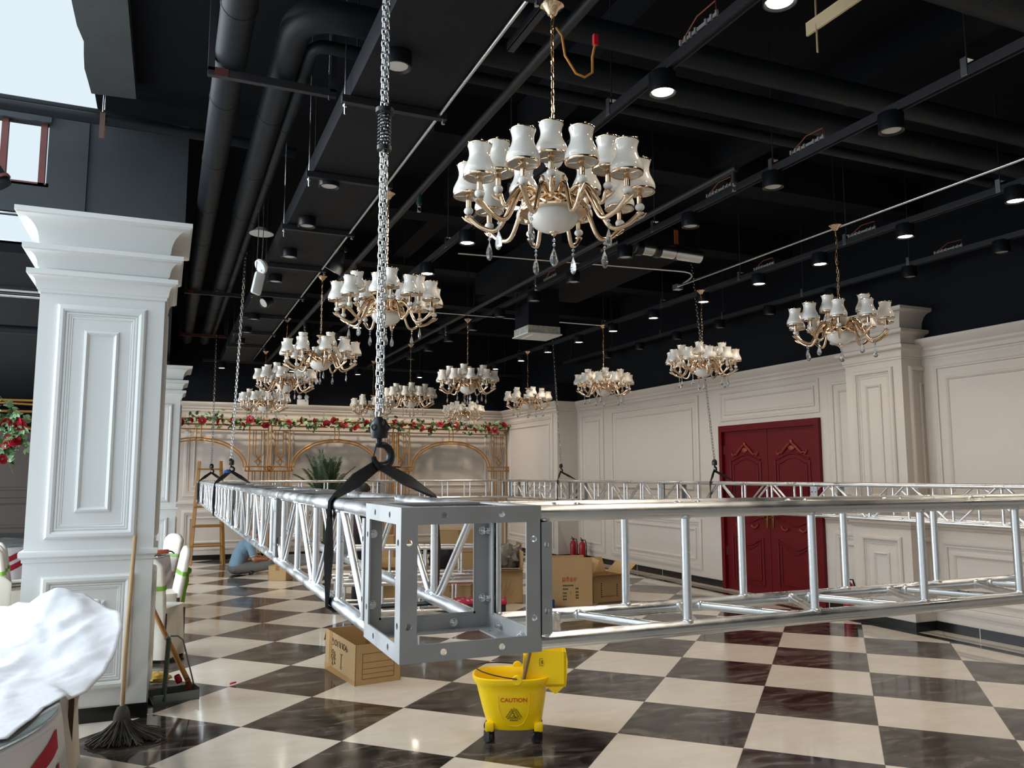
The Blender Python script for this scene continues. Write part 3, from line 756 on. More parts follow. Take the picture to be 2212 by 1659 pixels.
CH = [((1.56, 3.16), 2.765, 'nearest and largest chandelier, gold arms and white bell shades, at top centre'),
      ((1.56, 6.16), 2.86, 'second chandelier from the camera in the left row, half crossed by the hoist chain'),
      ((1.55, 9.06), 2.85, 'third chandelier from the camera in the left row'),
      ((1.55, 11.9), 2.88, 'fourth chandelier from the camera in the left row, above the tangle of the fifth'),
      ((1.56, 14.7), 2.80, 'fifth and farthest chandelier of the left row, lowest in the picture there'),
      ((5.44, 5.32), 2.83, 'chandelier at far right hanging in front of the white pier'),
      ((5.99, 8.05), 2.87, 'chandelier hanging above and left of the red door'),
      ((6.00, 10.5), 2.86, 'third chandelier from the camera in the right row, above the long white panel'),
      ((6.06, 13.4), 2.88, 'fourth chandelier of the right row, just left of the hoist chain by the wall corner'),
      ((5.75, 16.0), 2.83, 'farthest small chandelier over the right gold arch'),
      ((3.90, 10.7), 2.83, 'largest chandelier of the middle row, below the centre of the ceiling'),
      ((3.75, 13.1), 2.82, 'second chandelier of the middle row, left and below the largest one'),
      ((3.71, 15.6), 2.86, 'farthest chandelier of the middle row, partly behind the near hoist chain')]
proto = None
M_darkchain = mat('blackened_chain', rgb(34, 34, 36), .4, .7)
mdk = MB(); chain_mb(mdk, (0, 0, 1.08), (0, 0, 2.20), .036, .0075, .0022, 8, 4); ME_DCH = mdk.mesh('suspension_chain', M_darkchain, 60)
for i, ((x, y), z, lab) in enumerate(CH):
    if proto is None: proto = make_chandelier('chandelier', lab); o = proto
    else: o = copy_tree(proto)
    o.location = (x, y, z); o.rotation_euler = (0, 0, .37*i); o['label'] = lab
for o in [q for q in list(COL.objects) if q.name.startswith('chandelier')]: link('suspension_chain', ME_DCH, o)
# ---------------------------------------------------------------- pipes, ducts, rails and lamps under the black ceiling
def tube_thing(name, label, cat, pts, r, m, n=16, group=None, joints=0, parts=True):
    mb = MB(); mb.tube(pts, r, n); o = mb.build(name, m, None, 50); tag(o, label, cat, group)
    return o
def bend(p0, c, p1, r, k=8):
    """points p0 -> rounded corner at c -> p1"""
    p0, c, p1 = V(p0), V(c), V(p1); a = c+(p0-c).normalized()*r; b = c+(p1-c).normalized()*r; out = [p0]
    for i in range(k+1):
        t = i/k; out.append((1-t)**2*a+2*t*(1-t)*c+t*t*b)
    return out+[p1]
def lagged(name, label, pts, r, n=20):
    """insulated pipe with lagging seams as rings"""
    o = tube_thing(name, label, 'pipe', pts, r, M_pipe, n)
    P = [V(p) for p in pts]; mb = MB(); mb.lathe([(r-.001, -.02), (r+.003, -.018), (r+.0045, 0), (r+.003, .018), (r-.001, .02)], n); me = mb.mesh('lagging_seam', M_pipe, 40)
    for a, b in zip(P[:-1], P[1:]):
        L = (b-a).length
        if L < 1: continue
        k = int(L/1.15)
        for i in range(1, k):
            link('lagging_seam', me, o, None, align(a+(b-a)*(i/k), b))
    return o
lagged('lagged_pipe', 'leftmost of the thick black lagged pipes running back under the ceiling', [(.27, -1.5, 4.3), (.28, 16.5, 4.3)], .098)
lagged('lagged_pipe', 'thick black lagged pipe with a wide elbow turning right across the ceiling', bend((.60, 16.5, 4.3), (.60, 4.40, 4.3), (7.8, 4.40, 4.3), .26), .092)
lagged('lagged_pipe', 'thinner black lagged pipe right of the elbow pipe, turning across the ceiling', bend((.725, 15.5, 4.27), (.725, 4.70, 4.27), (7.8, 4.70, 4.27), .10), .04, 14)
lagged('lagged_pipe', 'second black cross pipe running behind the elbow pipe at the ceiling', [(.9, 4.05, 4.36), (7.8, 4.05, 4.36)], .08)
lagged('lagged_pipe', 'very thick dark cross pipe at the top right corner of the ceiling', [(2.9, 2.88, 4.45), (7.8, 2.88, 4.45)], .17)
M_rust = mat('red_oxide_steel', rgb(92, 44, 42), .6, var=.2)
M_blacksteel2 = mat('dark_painted_angle_iron', rgb(48, 48, 52), .5, var=.25, vscale=5)
for i, y in enumerate((5.1, 11.6, 15.2)):
    t = thing('pipe_hanger', ['nearest trapeze hanger carrying the lagged pipes', 'second trapeze hanger carrying the lagged pipes', 'farthest trapeze hanger with a red oxide bar'][i], 'pipe hanger', (.54, y, 4.18))
    m = MB(); m.bx(-.40, .39, -.02, .02, -.03, .02); m.build('cross_bar', M_rust if i == 2 else M_blacksteel2, t, 30)
    m = MB(); m.bx(-.40, -.36, -.02, .02, 0, .84); m.build('upright', M_blacksteel2, t, 30)
    m = MB(); m.bx(.35, .39, -.02, .02, 0, .84); m.build('upright', M_blacksteel2, t, 30)
    m = MB(); m.bx(-.36, -.28, -.024, -.018, -.03, .022); m.build('rust_patch', M_rust, t, 30)
    m = MB(); m.tube([(.345, 0, -.05), (.345, 0, .6)], .005, 6); m.build('rod', M_steel, t, 30)
# left side pipes under the skylight
for i, (z0, z1, y, lab) in enumerate(((4.80, 4.76, 7.52, 'upper of the two grey pipes crossing left under the skylight'), (4.70, 4.72, 7.40, 'lower of the two grey pipes crossing left under the skylight'))):
    tube_thing('grey_pipe', lab, 'pipe', [(-4.4, y, z0-.06), (-1.6, y, z0), (-.6, y+.01, z0), (.3, y+.02, z1-.02), (1.0, y+.03, z1-.05)], .038 if i == 0 else .045, M_pipe, 14)
t = thing('strap_hanger', 'rusty strap hanger holding the two grey pipes under the skylight', 'hanger', (-.61, 7.42, 4.62))
m = MB(); m.bx(-.02, .02, -.06, -.052, -.10, .13); m.bx(-.02, .02, .17, .178, .0, .13); m.bx(-.02, .02, -.06, .17, .125, .132); m.build('strap', mat('rusty_strap', rgb(96, 72, 62), .6, var=.2), t, 20)
for yy in (-.05, .12): m = MB(); m.tube([(0, yy, .1), (0, yy, .36 if yy < 0 else .36)], .005, 6); m.build('rod', M_steel, t, 40)
o = tube_thing('grey_flue_pipe', 'fat grey sloping pipe with a flange at the far left edge above the pillar', 'pipe', [(-2.05, 7.25, 5.0), (-1.38, 7.2, 4.12), (-1.27, 7.2, 3.95)], .075, M_pipe, 18)
m = MB(); T = align((-1.30, 7.2, 3.99), (-1.27, 7.2, 3.95)); m.lathe([(.07, -.01), (.095, -.01), (.095, .012), (.07, .012)], 20, T, close=True); m.build('flange', mat('flange_red_gasket', rgb(120, 72, 74), .5), o, 40)
for i, (z, r, mm) in enumerate(((3.70, .030, M_steel), (3.535, .022, M_steel), (3.515+.07, .012, M_white), (3.18, .045, M_pipe))):
    tube_thing('conduit', ['light conduit passing behind the left pillar, highest of four', 'light conduit passing behind the left pillar, third from the top', 'thin white conduit passing behind the left pillar, second from the top', 'dark pipe passing behind the left pillar, lowest of four'][i], 'pipe', [(-5, 9.5, z), (-.7, 9.5, z)], r, mm, 10)
# flat duct with trapeze bars
t = thing('air_duct', 'long flat black air duct running back beside the first lamp rail', 'duct', (1.2, 0, 3.93))
m = MB(); m.bx(-.28, .27, -1.5, 16.6, 0, .15); m.build('duct_body', M_duct, t, 30)
for i, y in enumerate((1.9, 3.2, 4.58, 5.88, 7.25, 8.67, 10.15, 11.6, 13.0, 14.4)):
    m = MB(); m.bx(-.33, .32, y-.022, y+.022, -.05, -.006); b = m.build('support_bar', M_blackmetal, t, 30)
    for sx in (-.31, .30):
        m = MB(); m.tube([(sx, y, -.12 if sx < 0 else -.06), (sx, y, 1.06)], .005, 6); m.lathe([(0, -.075), (.012, -.075), (.012, -.062), (0, -.062)], 6, TR(sx, y, 0)); m.build('threaded_rod', M_steel, b, 40)
for i, (x, lab) in enumerate(((1.47, 'grey steel conduit along the right edge of the flat duct'), (5.60, 'pale grey conduit crossing the right half of the ceiling'))):
    if i == 0: tube_thing('conduit', lab, 'pipe', [(x, -1, 3.90), (x, 16.5, 3.90)], .011, M_steel, 8)
    else: tube_thing('conduit', lab, 'pipe', bend((2.75, 7.86, 4.02), (5.60, 7.55, 4.02), (5.62, 8.0, 3.95), .25)+[(5.60, 7.9, 3.95), (5.60, 3.4, 3.95)], .012, M_steel, 8)
tube_thing('conduit', 'thin grey conduit crossing behind the middle row of chandeliers', 'pipe', [(3.1, 10.6, 3.95), (6.03, 10.55, 3.95)], .012, M_steel, 8)
m = MB(); m.box((5.60, 7.98, 3.94), (.09, .09, .06)); o = m.build('junction_box', M_steel, None, 30); tag(o, 'small grey junction box at the bend of the pale conduit', 'junction box')
# sprinkler pipes
def sprinkler(x, y, z, lab, green=False):
    t = thing('fire_sprinkler', lab, 'sprinkler', (x, y, z), 0, 'sprinkler heads')
    m = MB(); m.lathe([(0, 0), (.018, 0), (.018, -.07), (.024, -.07), (.024, -.09), (.014, -.095), (0, -.095)], 12); m.build('drop_nipple', mat('green_thread_tape', rgb(24, 62, 54), .5) if green else M_blackmetal, t, 40)
    m = MB(); m.lathe([(0, -.095), (.013, -.095), (.013, -.11), (.006, -.115), (0, -.115)], 10)
    m.tube([(-.012, 0, -.108), (-.013, 0, -.135), (0, 0, -.15)], .003, 5); m.tube([(.012, 0, -.108), (.013, 0, -.135), (0, 0, -.15)], .003, 5); m.lathe([(0, -.15), (.017, -.15), (.017, -.153), (0, -.153)], 10)
    m.build('deflector', M_steel, t, 40)
for (x, r, lab, ys) in ((1.80, .03, 'black sprinkler pipe running back right of the flat duct', ((2.6, 0), (6.10, 1), (8.42, 0), (11.9, 0), (14.3, 0))), (3.84, .026, 'black sprinkler pipe running back over the middle of the hall', ((4.72, 0), (8.25, 0), (11.5, 0)))):
    tube_thing('sprinkler_pipe', lab, 'pipe', [(x, -1 if x < 3 else 4.68, 3.97), (x, 16.8, 3.97)], r, M_blackmetal, 12)
    for k, (y, g) in enumerate(ys): sprinkler(x, y, 3.955, ORD[k]+' sprinkler head from the camera on the '+('left' if x < 3 else 'middle')+' sprinkler pipe', g)
m = MB(); m.bx(-.02, .02, -.65, .45, 0, .004); m.bx(-.02, -.016, -.65, .45, 0, .05); o = m.build('angle_strip', M_blacksteel2, None, 20); o.location = (1.60, 3.3, 3.93); tag(o, 'short black angle strip the nearest chandelier hangs from', 'bracket')
m = MB(); m.tube([(1.575, 3.15, 3.74), (1.60, 3.14, 3.70), (1.61, 3.13, 3.60), (1.66, 3.12, 3.52), (1.70, 3.11, 3.505), (1.735, 3.10, 3.53), (1.73, 3.09, 3.60), (1.74, 3.08, 3.66)], .006, 8)
o = m.build('loose_wire', mat('amber_cable', rgb(190, 124, 48), .4), None, 60); tag(o, 'loop of amber wire hanging beside the nearest chandelier chain', 'wire')
m = MB(); m.box((1.742, 3.08, 3.68), (.022, .018, .05)); m.build('red_connector', mat('red_tape', rgb(190, 16, 40), .5), o, 30)
# lamp rails and downlights
M_lit = mat('lit_led_panel', (1, 1, 1, 1), .5, emit=(1.0, .86, .66, 1), estr=26)
M_unlit = mat('frosted_led_panel', rgb(206, 204, 198), .4)
me_h = MB(); me_h.lathe([(.0, .118), (.074, .118), (.078, .112), (.078, 0), (.072, -.003), (.06, .006), (.058, .02)], 24); ME_HOUS = me_h.mesh('lamp_housing', M_blackplastic, 40)
me_p = MB(); me_p.lathe([(0, .004), (.059, .008)], 24); me_p.lathe([(0, .004), (.059, .008), (.059, .02), (0, .02)], 24); ME_LIT = me_p.mesh('lit_panel', M_lit, 40)
me_q = MB(); me_q.lathe([(0, .006), (.058, .009), (.058, .02), (0, .02)], 24); ME_UNL = me_q.mesh('diffuser', M_unlit, 40)
def rail(x, label, y0, y1, z=3.97, clips=()):
    t = thing('lamp_rail', label, 'lamp rail', (x, 0, z), 0, 'black lamp rails')
    m = MB(); m.bx(-.024, .024, y0, y1, .0, .045); m.bx(-.024, -.018, y0, y1, -.012, 0); m.bx(.018, .024, y0, y1, -.012, 0); m.build('channel', M_blackmetal, t, 20)
    y = y0+.4; k = 0
    while y < y1:
        m = MB(); m.tube([(0, y, .06), (0, y, 1.03)], .005, 6); r = m.build('hanging_rod', M_blackmetal, t, 40)
        m = MB(); m.bx(-.03, -.024, y-.02, y+.02, -.01, .09); m.bx(-.03, .035, y-.02, y+.02, .09, .10); m.build('clip', M_steel, r, 20)
        y += 1.62; k += 1
    for yc in clips:
        m = MB()
        m.bx(-.028, -.024, yc-.01, yc+.33, .05, .07)
        for i in range(8):
            if i == 3: continue
            m.box((-.03, yc+i*.045, .06), (.012, .014, .03))
        m.build('terminal_strip', mat('grey_terminal', rgb(132, 130, 128), .6), t, 20)  # terminals in one even grey
        m = MB(); m.tube([(-.03, yc, .06), (-.05, yc-.02, .11), (-.04, yc+.15, .12), (-.03, yc+.3, .06)], .004, 6); m.build('wire', mat('brown_wire', rgb(130, 70, 50), .5), t, 50)
    return t
def downlight(x, y, lab, lit, z=3.85, power=40, tilt=0):
    t = thing('downlight', lab, 'ceiling lamp', (x, y, z), 0, 'lit round downlights' if lit else 'unlit round downlights')
    if tilt: t.rotation_euler = (0, R(tilt), .5)
    link('lamp_housing', ME_HOUS, t); link('lit_panel' if lit else 'diffuser', ME_LIT if lit else ME_UNL, t)
    if lit:
        l = bpy.data.lights.new('downlight_lamp', 'SPOT'); l.energy = power; l.color = (1.0, .86, .70); l.spot_size = R(150); l.spot_blend = .8; l.shadow_soft_size = .055
        lo = bpy.data.objects.new('downlight_lamp', l); COL.objects.link(lo); lo.parent = t; lo.location = (0, 0, -.01)
RAILS = [(1.05, 'lamp rail along the flat duct at left, unlit lamps', 'first lamp rail from the left', (2.93, 4.0, 5.95, 7.0, 8.09, 9.2, 10.43, 11.58, 12.7, 13.8), False, 3.0, 16.8, (5.0, 7.1)),
         (2.52, 'lamp rail with lit lamps passing behind the near chandelier', 'second lamp rail from the left', (.55, 1.65, 2.73, 3.69, 4.77, 5.86, 6.94, 8.2, 9.37, 10.5, 11.67, 12.8, 13.9, 15.0), True, -1, 16.8, (3.15, 6.4)),
         (4.15, 'lamp rail of unlit lamps crossing the middle of the ceiling', 'third lamp rail from the left', (3.56, 4.65, 5.70, 6.8, 7.92, 8.99, 10.1, 11.2, 12.3, 13.4, 14.5), False, 1, 16.8, (4.1, 5.1, 6.9, 8.3)),
         (6.15, 'lamp rail of lit lamps in the right half of the ceiling', 'fourth lamp rail from the left', (.9, 2.0, 3.07, 4.14, 5.19, 6.24, 7.18, 8.22, 9.36, 10.46, 11.56, 12.73, 13.9, 15.2), True, -1, 16.8, (5.5, 6.9)),
         (7.46, 'lamp rail of unlit lamps nearest the right wall', 'fifth lamp rail from the left', (4.1, 5.2, 6.27, 7.4, 8.52, 9.6, 10.69, 11.8, 12.9), False, 1, 14.7, (5.6,))]
for (x, lab, where, ys, lit, y0, y1, cl) in RAILS:
    rail(x, lab, y0, y1, clips=cl)
    for k, y in enumerate(ys):
        downlight(x, y, ('lit ' if lit else 'unlit ')+'round black downlight, '+ORD[k]+' from the camera on the '+where, lit, tilt=55 if (x < 2 and k == 6) else 0)
t = thing('lamp_rail', 'short lamp rail across the hall close to the back wall', 'lamp rail', (4.0, 16.75, 3.92), pi/2, 'black lamp rails')
m = MB(); m.bx(-.024, .024, -3.4, 3.4, 0, .045); m.build('channel', M_blackmetal, t, 20)
for x in (-3, -1, 1, 3): m = MB(); m.tube([(0, x, .04), (0, x, 1.08)], .005, 6); m.build('hanging_rod', M_blackmetal, t, 40)
for k, x in enumerate((.95, 2.3, 3.65, 5.0, 6.35)): downlight(x, 16.75, 'lit round black downlight on the rail close to the back wall, '+ORD[k]+' from the left', True, z=3.80, power=75)
# silver flexible ducts with black bands
t = thing('silver_duct', 'silver banded air duct high on the right of the near chandelier', 'duct', (4.95, 7.25, 4.12))
m = MB(); m.tube([(-.40, .03, .02), (.42, -.03, -.02)], .075, 20); m.build('duct_sleeve', M_steel, t, 40)
for s in (-.36, -.13, .12, .34): m = MB(); m.tube([(s-.035, -.002*s, 0), (s+.035, -.002*s, 0)], .082, 20); m.build('black_band', M_blackplastic, t, 40)
m = MB(); m.box((.12, -.02, .17), (.05, .01, .16)); m.build('orange_tag', mat('orange_tag', rgb(150, 82, 30), .6), t, 20)
m = MB(); m.bx(3.9, 5.5, 7.7, 10.4, 4.22, 4.5); o = m.build('plenum_box', M_black, None, 20); tag(o, 'flat black plenum box behind the silver banded duct', 'duct')
t = thing('ceiling_cassette', 'white ceiling cassette vent with torn black paint above the middle chandelier', 'air conditioner', (4.65, 9.85, 3.60))
m = MB(); m.bx(-.24, .24, -.12, .36, .0, .1); m.build('cassette_body', mat('white_with_black_overspray', rgb(176, 172, 160), .6, var=.7, vscale=22), t, 20)
m = MB(); m.bx(-.26, .26, -.14, .38, -.015, .0); m.bx(-.15, .15, -.05, .28, -.02, -.014); m.build('grille', M_white, t, 20)
m = MB(); m.bx(-.23, .23, -.11, .35, .1, .62); m.build('duct_drop', M_black, t, 20)
# floodlight clamped to the duct, hanging emergency lamp and cable dish
t = thing('flood_light', 'silver finned floodlight clamped beside the duct above the third chandelier', 'lamp', (1.66, 8.75, 4.08), .6)
m = MB(); m.lathe([(.02, .1), (.05, .08), (.09, .0), (.12, -.10), (.13, -.16), (.125, -.16), (.11, -.1), (.08, 0), (.04, .07)], 18, RX(.5) @ RY(.2)); m.build('reflector', M_steel, t, 25)
m = MB(); m.bx(-.10, .10, -.04, .04, .08, .13); m.build('bracket', M_steel, t, 20)
m = MB(); m.tube([(0, 0, .1), (.03, -.02, -.05), (.02, .0, -.22), (.0, .05, -.35)], .008, 6); m.build('cable', M_blackplastic, t, 40)
t = thing('emergency_lamp', 'white twin lamp hanging by its cables beside the lagged pipes', 'emergency lamp', (.73, 7.75, 3.48), .4)
m = MB(); m.box((0, 0, .0), (.10, .05, .22), RY(.2), .02); m.build('battery_case', M_white, t, 40)
m = MB(); m.lathe([(0, -.02), (.07, -.02), (.075, 0), (.05, .035), (0, .04)], 16, TR(.03, 0, .17) @ RY(1.0)); m.build('lamp_head', M_white, t, 40)
for dx in (-.02, .03): m = MB(); m.tube([(dx, 0, .12), (dx+.01, 0, .5), (dx-.01, .02, 1.5)], .004, 5); m.build('cable', M_steel, t, 40)
t = thing('cable_tray_lamp', 'flat white dish lamp hanging above the white twin lamp', 'lamp', (.80, 8.3, 4.12))
m = MB(); m.lathe([(0, .06), (.05, .06), (.08, .03), (.12, .006), (.12, 0), (0, 0)], 18); m.build('dish', M_white, t, 40)
m = MB(); m.tube([(0, 0, .05), (0, 0, .87)], .004, 5); m.build('cable', M_blackplastic, t, 40)
# wood lath and stick at the top right
t = thing('wood_lath', 'pale wooden lath jutting in at the top right corner of the ceiling', 'lath', (2.89, 2.80, 3.90), -pi/2)
m = MB(); m.box((.1, 0, .02), (.50, .012, .07), RY(.0)); m.build('lath', mat('pale_lath_wood', rgb(205, 184, 146), .7, var=.1, vscale=20, stretch=(1, 8, 8)), t, 20)
m = MB(); m.tube([(-.08, 0, .5), (-.085, 0, .05), (-.075, -.01, -.14)], .005, 6); m.build('rod', M_wood, t, 40)
t = thing('emergency_lamp', 'white twin-headed emergency lamp on the black wall above the gold arches', 'emergency lamp', (2.67, YB-.02, 3.24))
m = MB(); m.box((0, -.03, 0), (.24, .06, .16), bev=.01); m.build('battery_case', M_white, t, 40)
for s in (-.07, .08): m = MB(); m.ball((s, -.04, .13), .05, 12, 8, (1, .8, 1)); m.build('lamp_head', M_white, t, 50)
# ---------------------------------------------------------------- gold arch screens, rose garlands, palm, ladder
def leaf_mesh(name, L, W, m):
    mb = MB(); n = 6
    def f(u, v):
        w = W*sin(pi*(u**.8))*(v-.5); return (u*L, w, -.18*L*u*u+abs(v-.5)*W*.35*sin(pi*u))
    mb.grid(f, n, 2); return mb.mesh(name, m, 0)
M_leaf = mat('rose_leaf_green', rgb(74, 104, 62), .5, var=.25, vscale=30)
M_leaf2 = mat('pale_leaf_green', rgb(150, 184, 140), .5, var=.15, vscale=30)
M_rose = mat('crimson_rose_petal', rgb(168, 12, 40), .55, var=.25, vscale=60)
def rose_mesh(r):
    mb = MB(); rng = random.Random(5)
    for ring, (rr, n, z, h, t) in enumerate(((.25, 3, .1, .55, .15), (.5, 5, .02, .55, .35), (.78, 6, -.06, .5, .6), (.95, 7, -.14, .4, .85))):
        for k in range(n):
            a = 2*pi*k/n+ring*.5
            def f(u, v, a=a, rr=rr, z=z, h=h, t=t, n=n):
                an = a+(u-.5)*2*pi/n*1.5; q = rr*(.45+.55*v)+t*.25*v*v; return (r*q*cos(an), r*q*sin(an), r*(z+h*v*(1-.25*(2*u-1)**2)-.1*t*v*v*3))
            mb.grid(f, 5, 4)
    return mb
ME_ROSE = rose_mesh(.07).mesh('rose', M_rose, 60); ME_ROSE_S = rose_mesh(.045).mesh('rose', M_rose, 60)
def garland(name, label, pts, nroses, nleaf, spread, small=False, seed=1, lsz=.07, group=None, pale=.4):
    """vine along a polyline with roses and leaves"""
    rng = random.Random(seed); P = [V(p) for p in pts]
    def at(t):
        t *= len(P)-1; i = min(int(t), len(P)-2); return P[i].lerp(P[i+1], t-i)
    c = at(.5); t = thing(name, label, 'garland', c, 0, group)
    mb = MB(); vp = [at(i/40)-c+V((rng.uniform(-1, 1)*.3*spread, rng.uniform(-.02, .02), rng.uniform(-.4, .4)*spread)) for i in range(41)]; mb.tube(vp, .006, 5)
    lv = MB(); lv2 = MB(); roses = []
    for k in range(nroses): roses.append(at((k+rng.uniform(.2, .8))/nroses)-c+V((0, rng.uniform(-.06, -.02), rng.uniform(-.5, .5)*spread)))
    for k in range(nleaf):
        p = at(rng.random())-c+V((rng.gauss(0, .04), rng.uniform(-.07, .03), rng.gauss(0, .5)*spread))
        A = TR(*p) @ Euler((rng.uniform(-1.2, 1.2), rng.uniform(-1.2, 1.2), rng.uniform(0, 6.28))).to_matrix().to_4x4()
        d = lv2 if rng.random() < pale else lv
        for q in (-.6, 0, .6):
            L, W = lsz*rng.uniform(.8, 1.2), lsz*.62
            d.grid(lambda u, v: (u*L, W*sin(pi*u**.8)*(v-.5), -.2*L*u*u+abs(v-.5)*W*.35*sin(pi*u)), 5, 2, A @ RZ(q) @ TR(.01, 0, 0))
        if rng.random() < .35: mb.tube([p, p+V((rng.uniform(-.08, .08), -.02, rng.uniform(-.1, .12)))], .003, 4)
    mb.build('stem', M_leaf, t, 0)
    o = lv.build('leaves', M_leaf, t, 60); o['kind'] = 'stuff'
    if lv2.v: o = lv2.build('pale_leaves', M_leaf2, t, 60); o['kind'] = 'stuff'
    for p in roses: link('rose', ME_ROSE_S if small else ME_ROSE, t, None, TR(*p) @ Euler((rng.uniform(.7, 1.7), rng.uniform(-.5, .5), rng.uniform(0, 6))).to_matrix().to_4x4())
    return t
YA = 17.42
def arch_screen(label, cx):
    t = thing('gold_arch_screen', label, 'arch backdrop', (cx, YA, 0), 0, 'gold arch screens along the back wall')
    r = .012; hw = 1.37
    m = MB()
    for z in (2.73, 2.84):
        for y in (-.07, .07): m.tube([(-hw, y, z), (hw, y, z)], r, 8)
    for x in [-hw+i*2*hw/6 for i in range(7)]:
        for y in (-.07, .07): m.tube([(x, y, 2.73), (x, y, 2.84)], r*.8, 6)
        m.tube([(x, -.07, 2.84), (x, .07, 2.84)], r*.8, 6)
    m.tube([(-hw, 0, 2.63), (hw, 0, 2.63)], r, 8); m.build('top_beam', M_goldtube, t, 50)
    for rr, dz in ((.94, 0), (.88, -.05)):
        m = MB(); m.tube([(rr*cos(a), 0, 1.86+(.60+dz)*sin(a)) for a in [pi*k/32 for k in range(33)]], r*1.2, 8); m.build('arch_tube', M_goldtube, t, 60)
    for s in (-.045, .045): m = MB(); m.tube([(s, 0, 2.45), (s, 0, 2.73)], r, 8); m.build('keystone_post', M_goldtube, t, 50)
    for s in (-1, 1):
        m = MB()
        for x in (.98, 1.35):
            m.tube([(s*x, 0, 0), (s*x, 0, 2.73)], r*1.1, 8)
        m.build('column_post', M_goldtube, t, 50)
        m = MB(); c = s*1.165
        for d in (.055, .105):
            q = .045 if d < .1 else .07
            m.tube([(c-d, 0, 2.63), (c-d, 0, 2.14), (c-d*.2, 0, 2.06), (c+d*.7, 0, 1.98), (c, 0, 1.90), (c-d*.7, 0, 1.98), (c+d*.2, 0, 2.06), (c+d, 0, 2.14), (c+d, 0, 2.63)], r*.8, 6)
            m.tube([(c-d, 0, 1.79), (c-d, 0, 0)], r*.8, 6); m.tube([(c+d, 0, 1.79), (c+d, 0, 0)], r*.8, 6)
        m.build('fretwork', M_goldtube, t, 50)
        m = MB(); a0, a1 = (s*.92, s*1.40)
        for z in (1.79, 1.88):
            for y in (-.05, .05): m.tube([(a0, y, z), (a1, y, z)], r*1.2, 6)
        for x in (a0, a1, s*1.0, s*1.32):
            m.tube([(x, -.05, 1.79), (x, -.05, 1.88), (x, .05, 1.88), (x, .05, 1.79)], r*1.1, 6, closed=True)
        m.build('capital', M_goldtube, t, 50)
    return t
for i, (cx, lab) in enumerate(((.60, 'left gold tubular arch screen with fretwork columns, partly behind the white pillar'), (3.37, 'middle gold tubular arch screen with fretwork columns against the back wall'), (5.96, 'right gold tubular arch screen with fretwork columns in the room corner'))):
    arch_screen(lab, cx)
    garland('rose_garland', ('left', 'middle', 'right')[i]+' garland of red roses along the top of the gold arches', [(cx-1.35, YA-.08, 2.80), (cx-.6, YA-.09, 2.77), (cx, YA-.09, 2.82), (cx+.7, YA-.08, 2.77), (cx+1.37, YA-.08, 2.80)], 12, 165, .14, False, 11+i, .075, 'rose garlands on the gold arches', .3)
# gold flower arch at the far left
t = thing('gold_flower_arch', 'gold tube flower arch at the far left edge behind the pillar', 'arch', (-1.75, 9.3, 0))
m = MB()
for z in (2.44, 2.33, 2.25): m.tube([(-1.4, 0, z), (1.05, 0, z-.0)], .012, 8)
m.tube([(-1.4, .08, 2.46), (-.2, .03, 2.43), (1.05, .0, 2.38)], .010, 8); m.build('top_rails', M_goldtube, t, 50)
m = MB(); m.tube([(.95*cos(a)+.0, -.03, 1.55+.72*sin(a)) for a in [pi*k/28 for k in range(29)]], .013, 8); m.build('arch_tube', M_goldtube, t, 50)
for s in (-1, 1):
    m = MB()
    for x in (.95, 1.03): m.tube([(s*x, 0, 0), (s*x, 0, 2.4)], .012, 8)
    m.build('post', M_goldtube, t, 50)
garland('rose_garland', 'dense cluster of red roses and pale leaves on the flower arch at the far left', [(-2.2, 9.18, 2.36), (-1.75, 9.15, 2.32), (-1.42, 9.12, 2.24), (-1.30, 9.12, 2.16), (-1.36, 9.12, 2.02), (-1.44, 9.1, 1.9)], 22, 150, .15, True, 31, .06, None, .75)
# palm
M_palm = mat('palm_green', rgb(52, 76, 50), .5, var=.25, vscale=12)
t = thing('potted_palm', 'dark green potted palm in front of the middle gold arch', 'plant', (3.08, 16.95, 0))
m = MB(); m.lathe([(0, 0), (.13, 0), (.17, .3), (.18, .34), (.155, .34), (.15, .3), (0, .3)], 20); m.build('pot', mat('dark_plant_pot', rgb(60, 56, 52), .6), t, 40)
m = MB()
for k in range(4): m.tube([(.02*cos(k*1.6), .02*sin(k*1.6), .3), (.04*cos(k*1.6), .04*sin(k*1.6), 1.1)], .016, 7)
m.build('stem', M_palm, t, 40)
rng = random.Random(4)
for k in range(18):
    a = 2*pi*k/18+rng.uniform(-.2, .2); tilt = rng.uniform(.04, .26) if k % 3 else rng.uniform(.3, .5); L = rng.uniform(.8, 1.12); m = MB()
    B = V((0, 0, 1.08)); sp = []
    for i in range(11):
        s = i/10; d = tilt*(1+s*.9); sp.append(B+V((cos(a)*sin(d)*s*L, sin(a)*sin(d)*s*L*.8, cos(d)*s*L)))
    m.tube(sp, [.008*(1-i/12) for i in range(11)], 5)
    for i in range(2, 11):
        p = sp[i]; tg = (sp[i]-sp[i-1]).normalized(); side = tg.cross(V((sin(a), -cos(a), .2))).normalized() if 0 else V((-sin(a), cos(a), 0))
        for s in (-1, 1):
            for o_ in (0, .33, .66):
                q = p-tg*o_*.09; l = .24*(1-.6*abs(i/10-.45)); e = q+side*s*l*.75+tg*l*.65-V((0, 0, .03)); mid = q.lerp(e, .5)+V((0, 0, .012)); w = tg*.016
                m.add([q, mid+w, e, mid-w], [(0, 1, 2, 3)])
    m.build('frond', M_palm, t, 0)
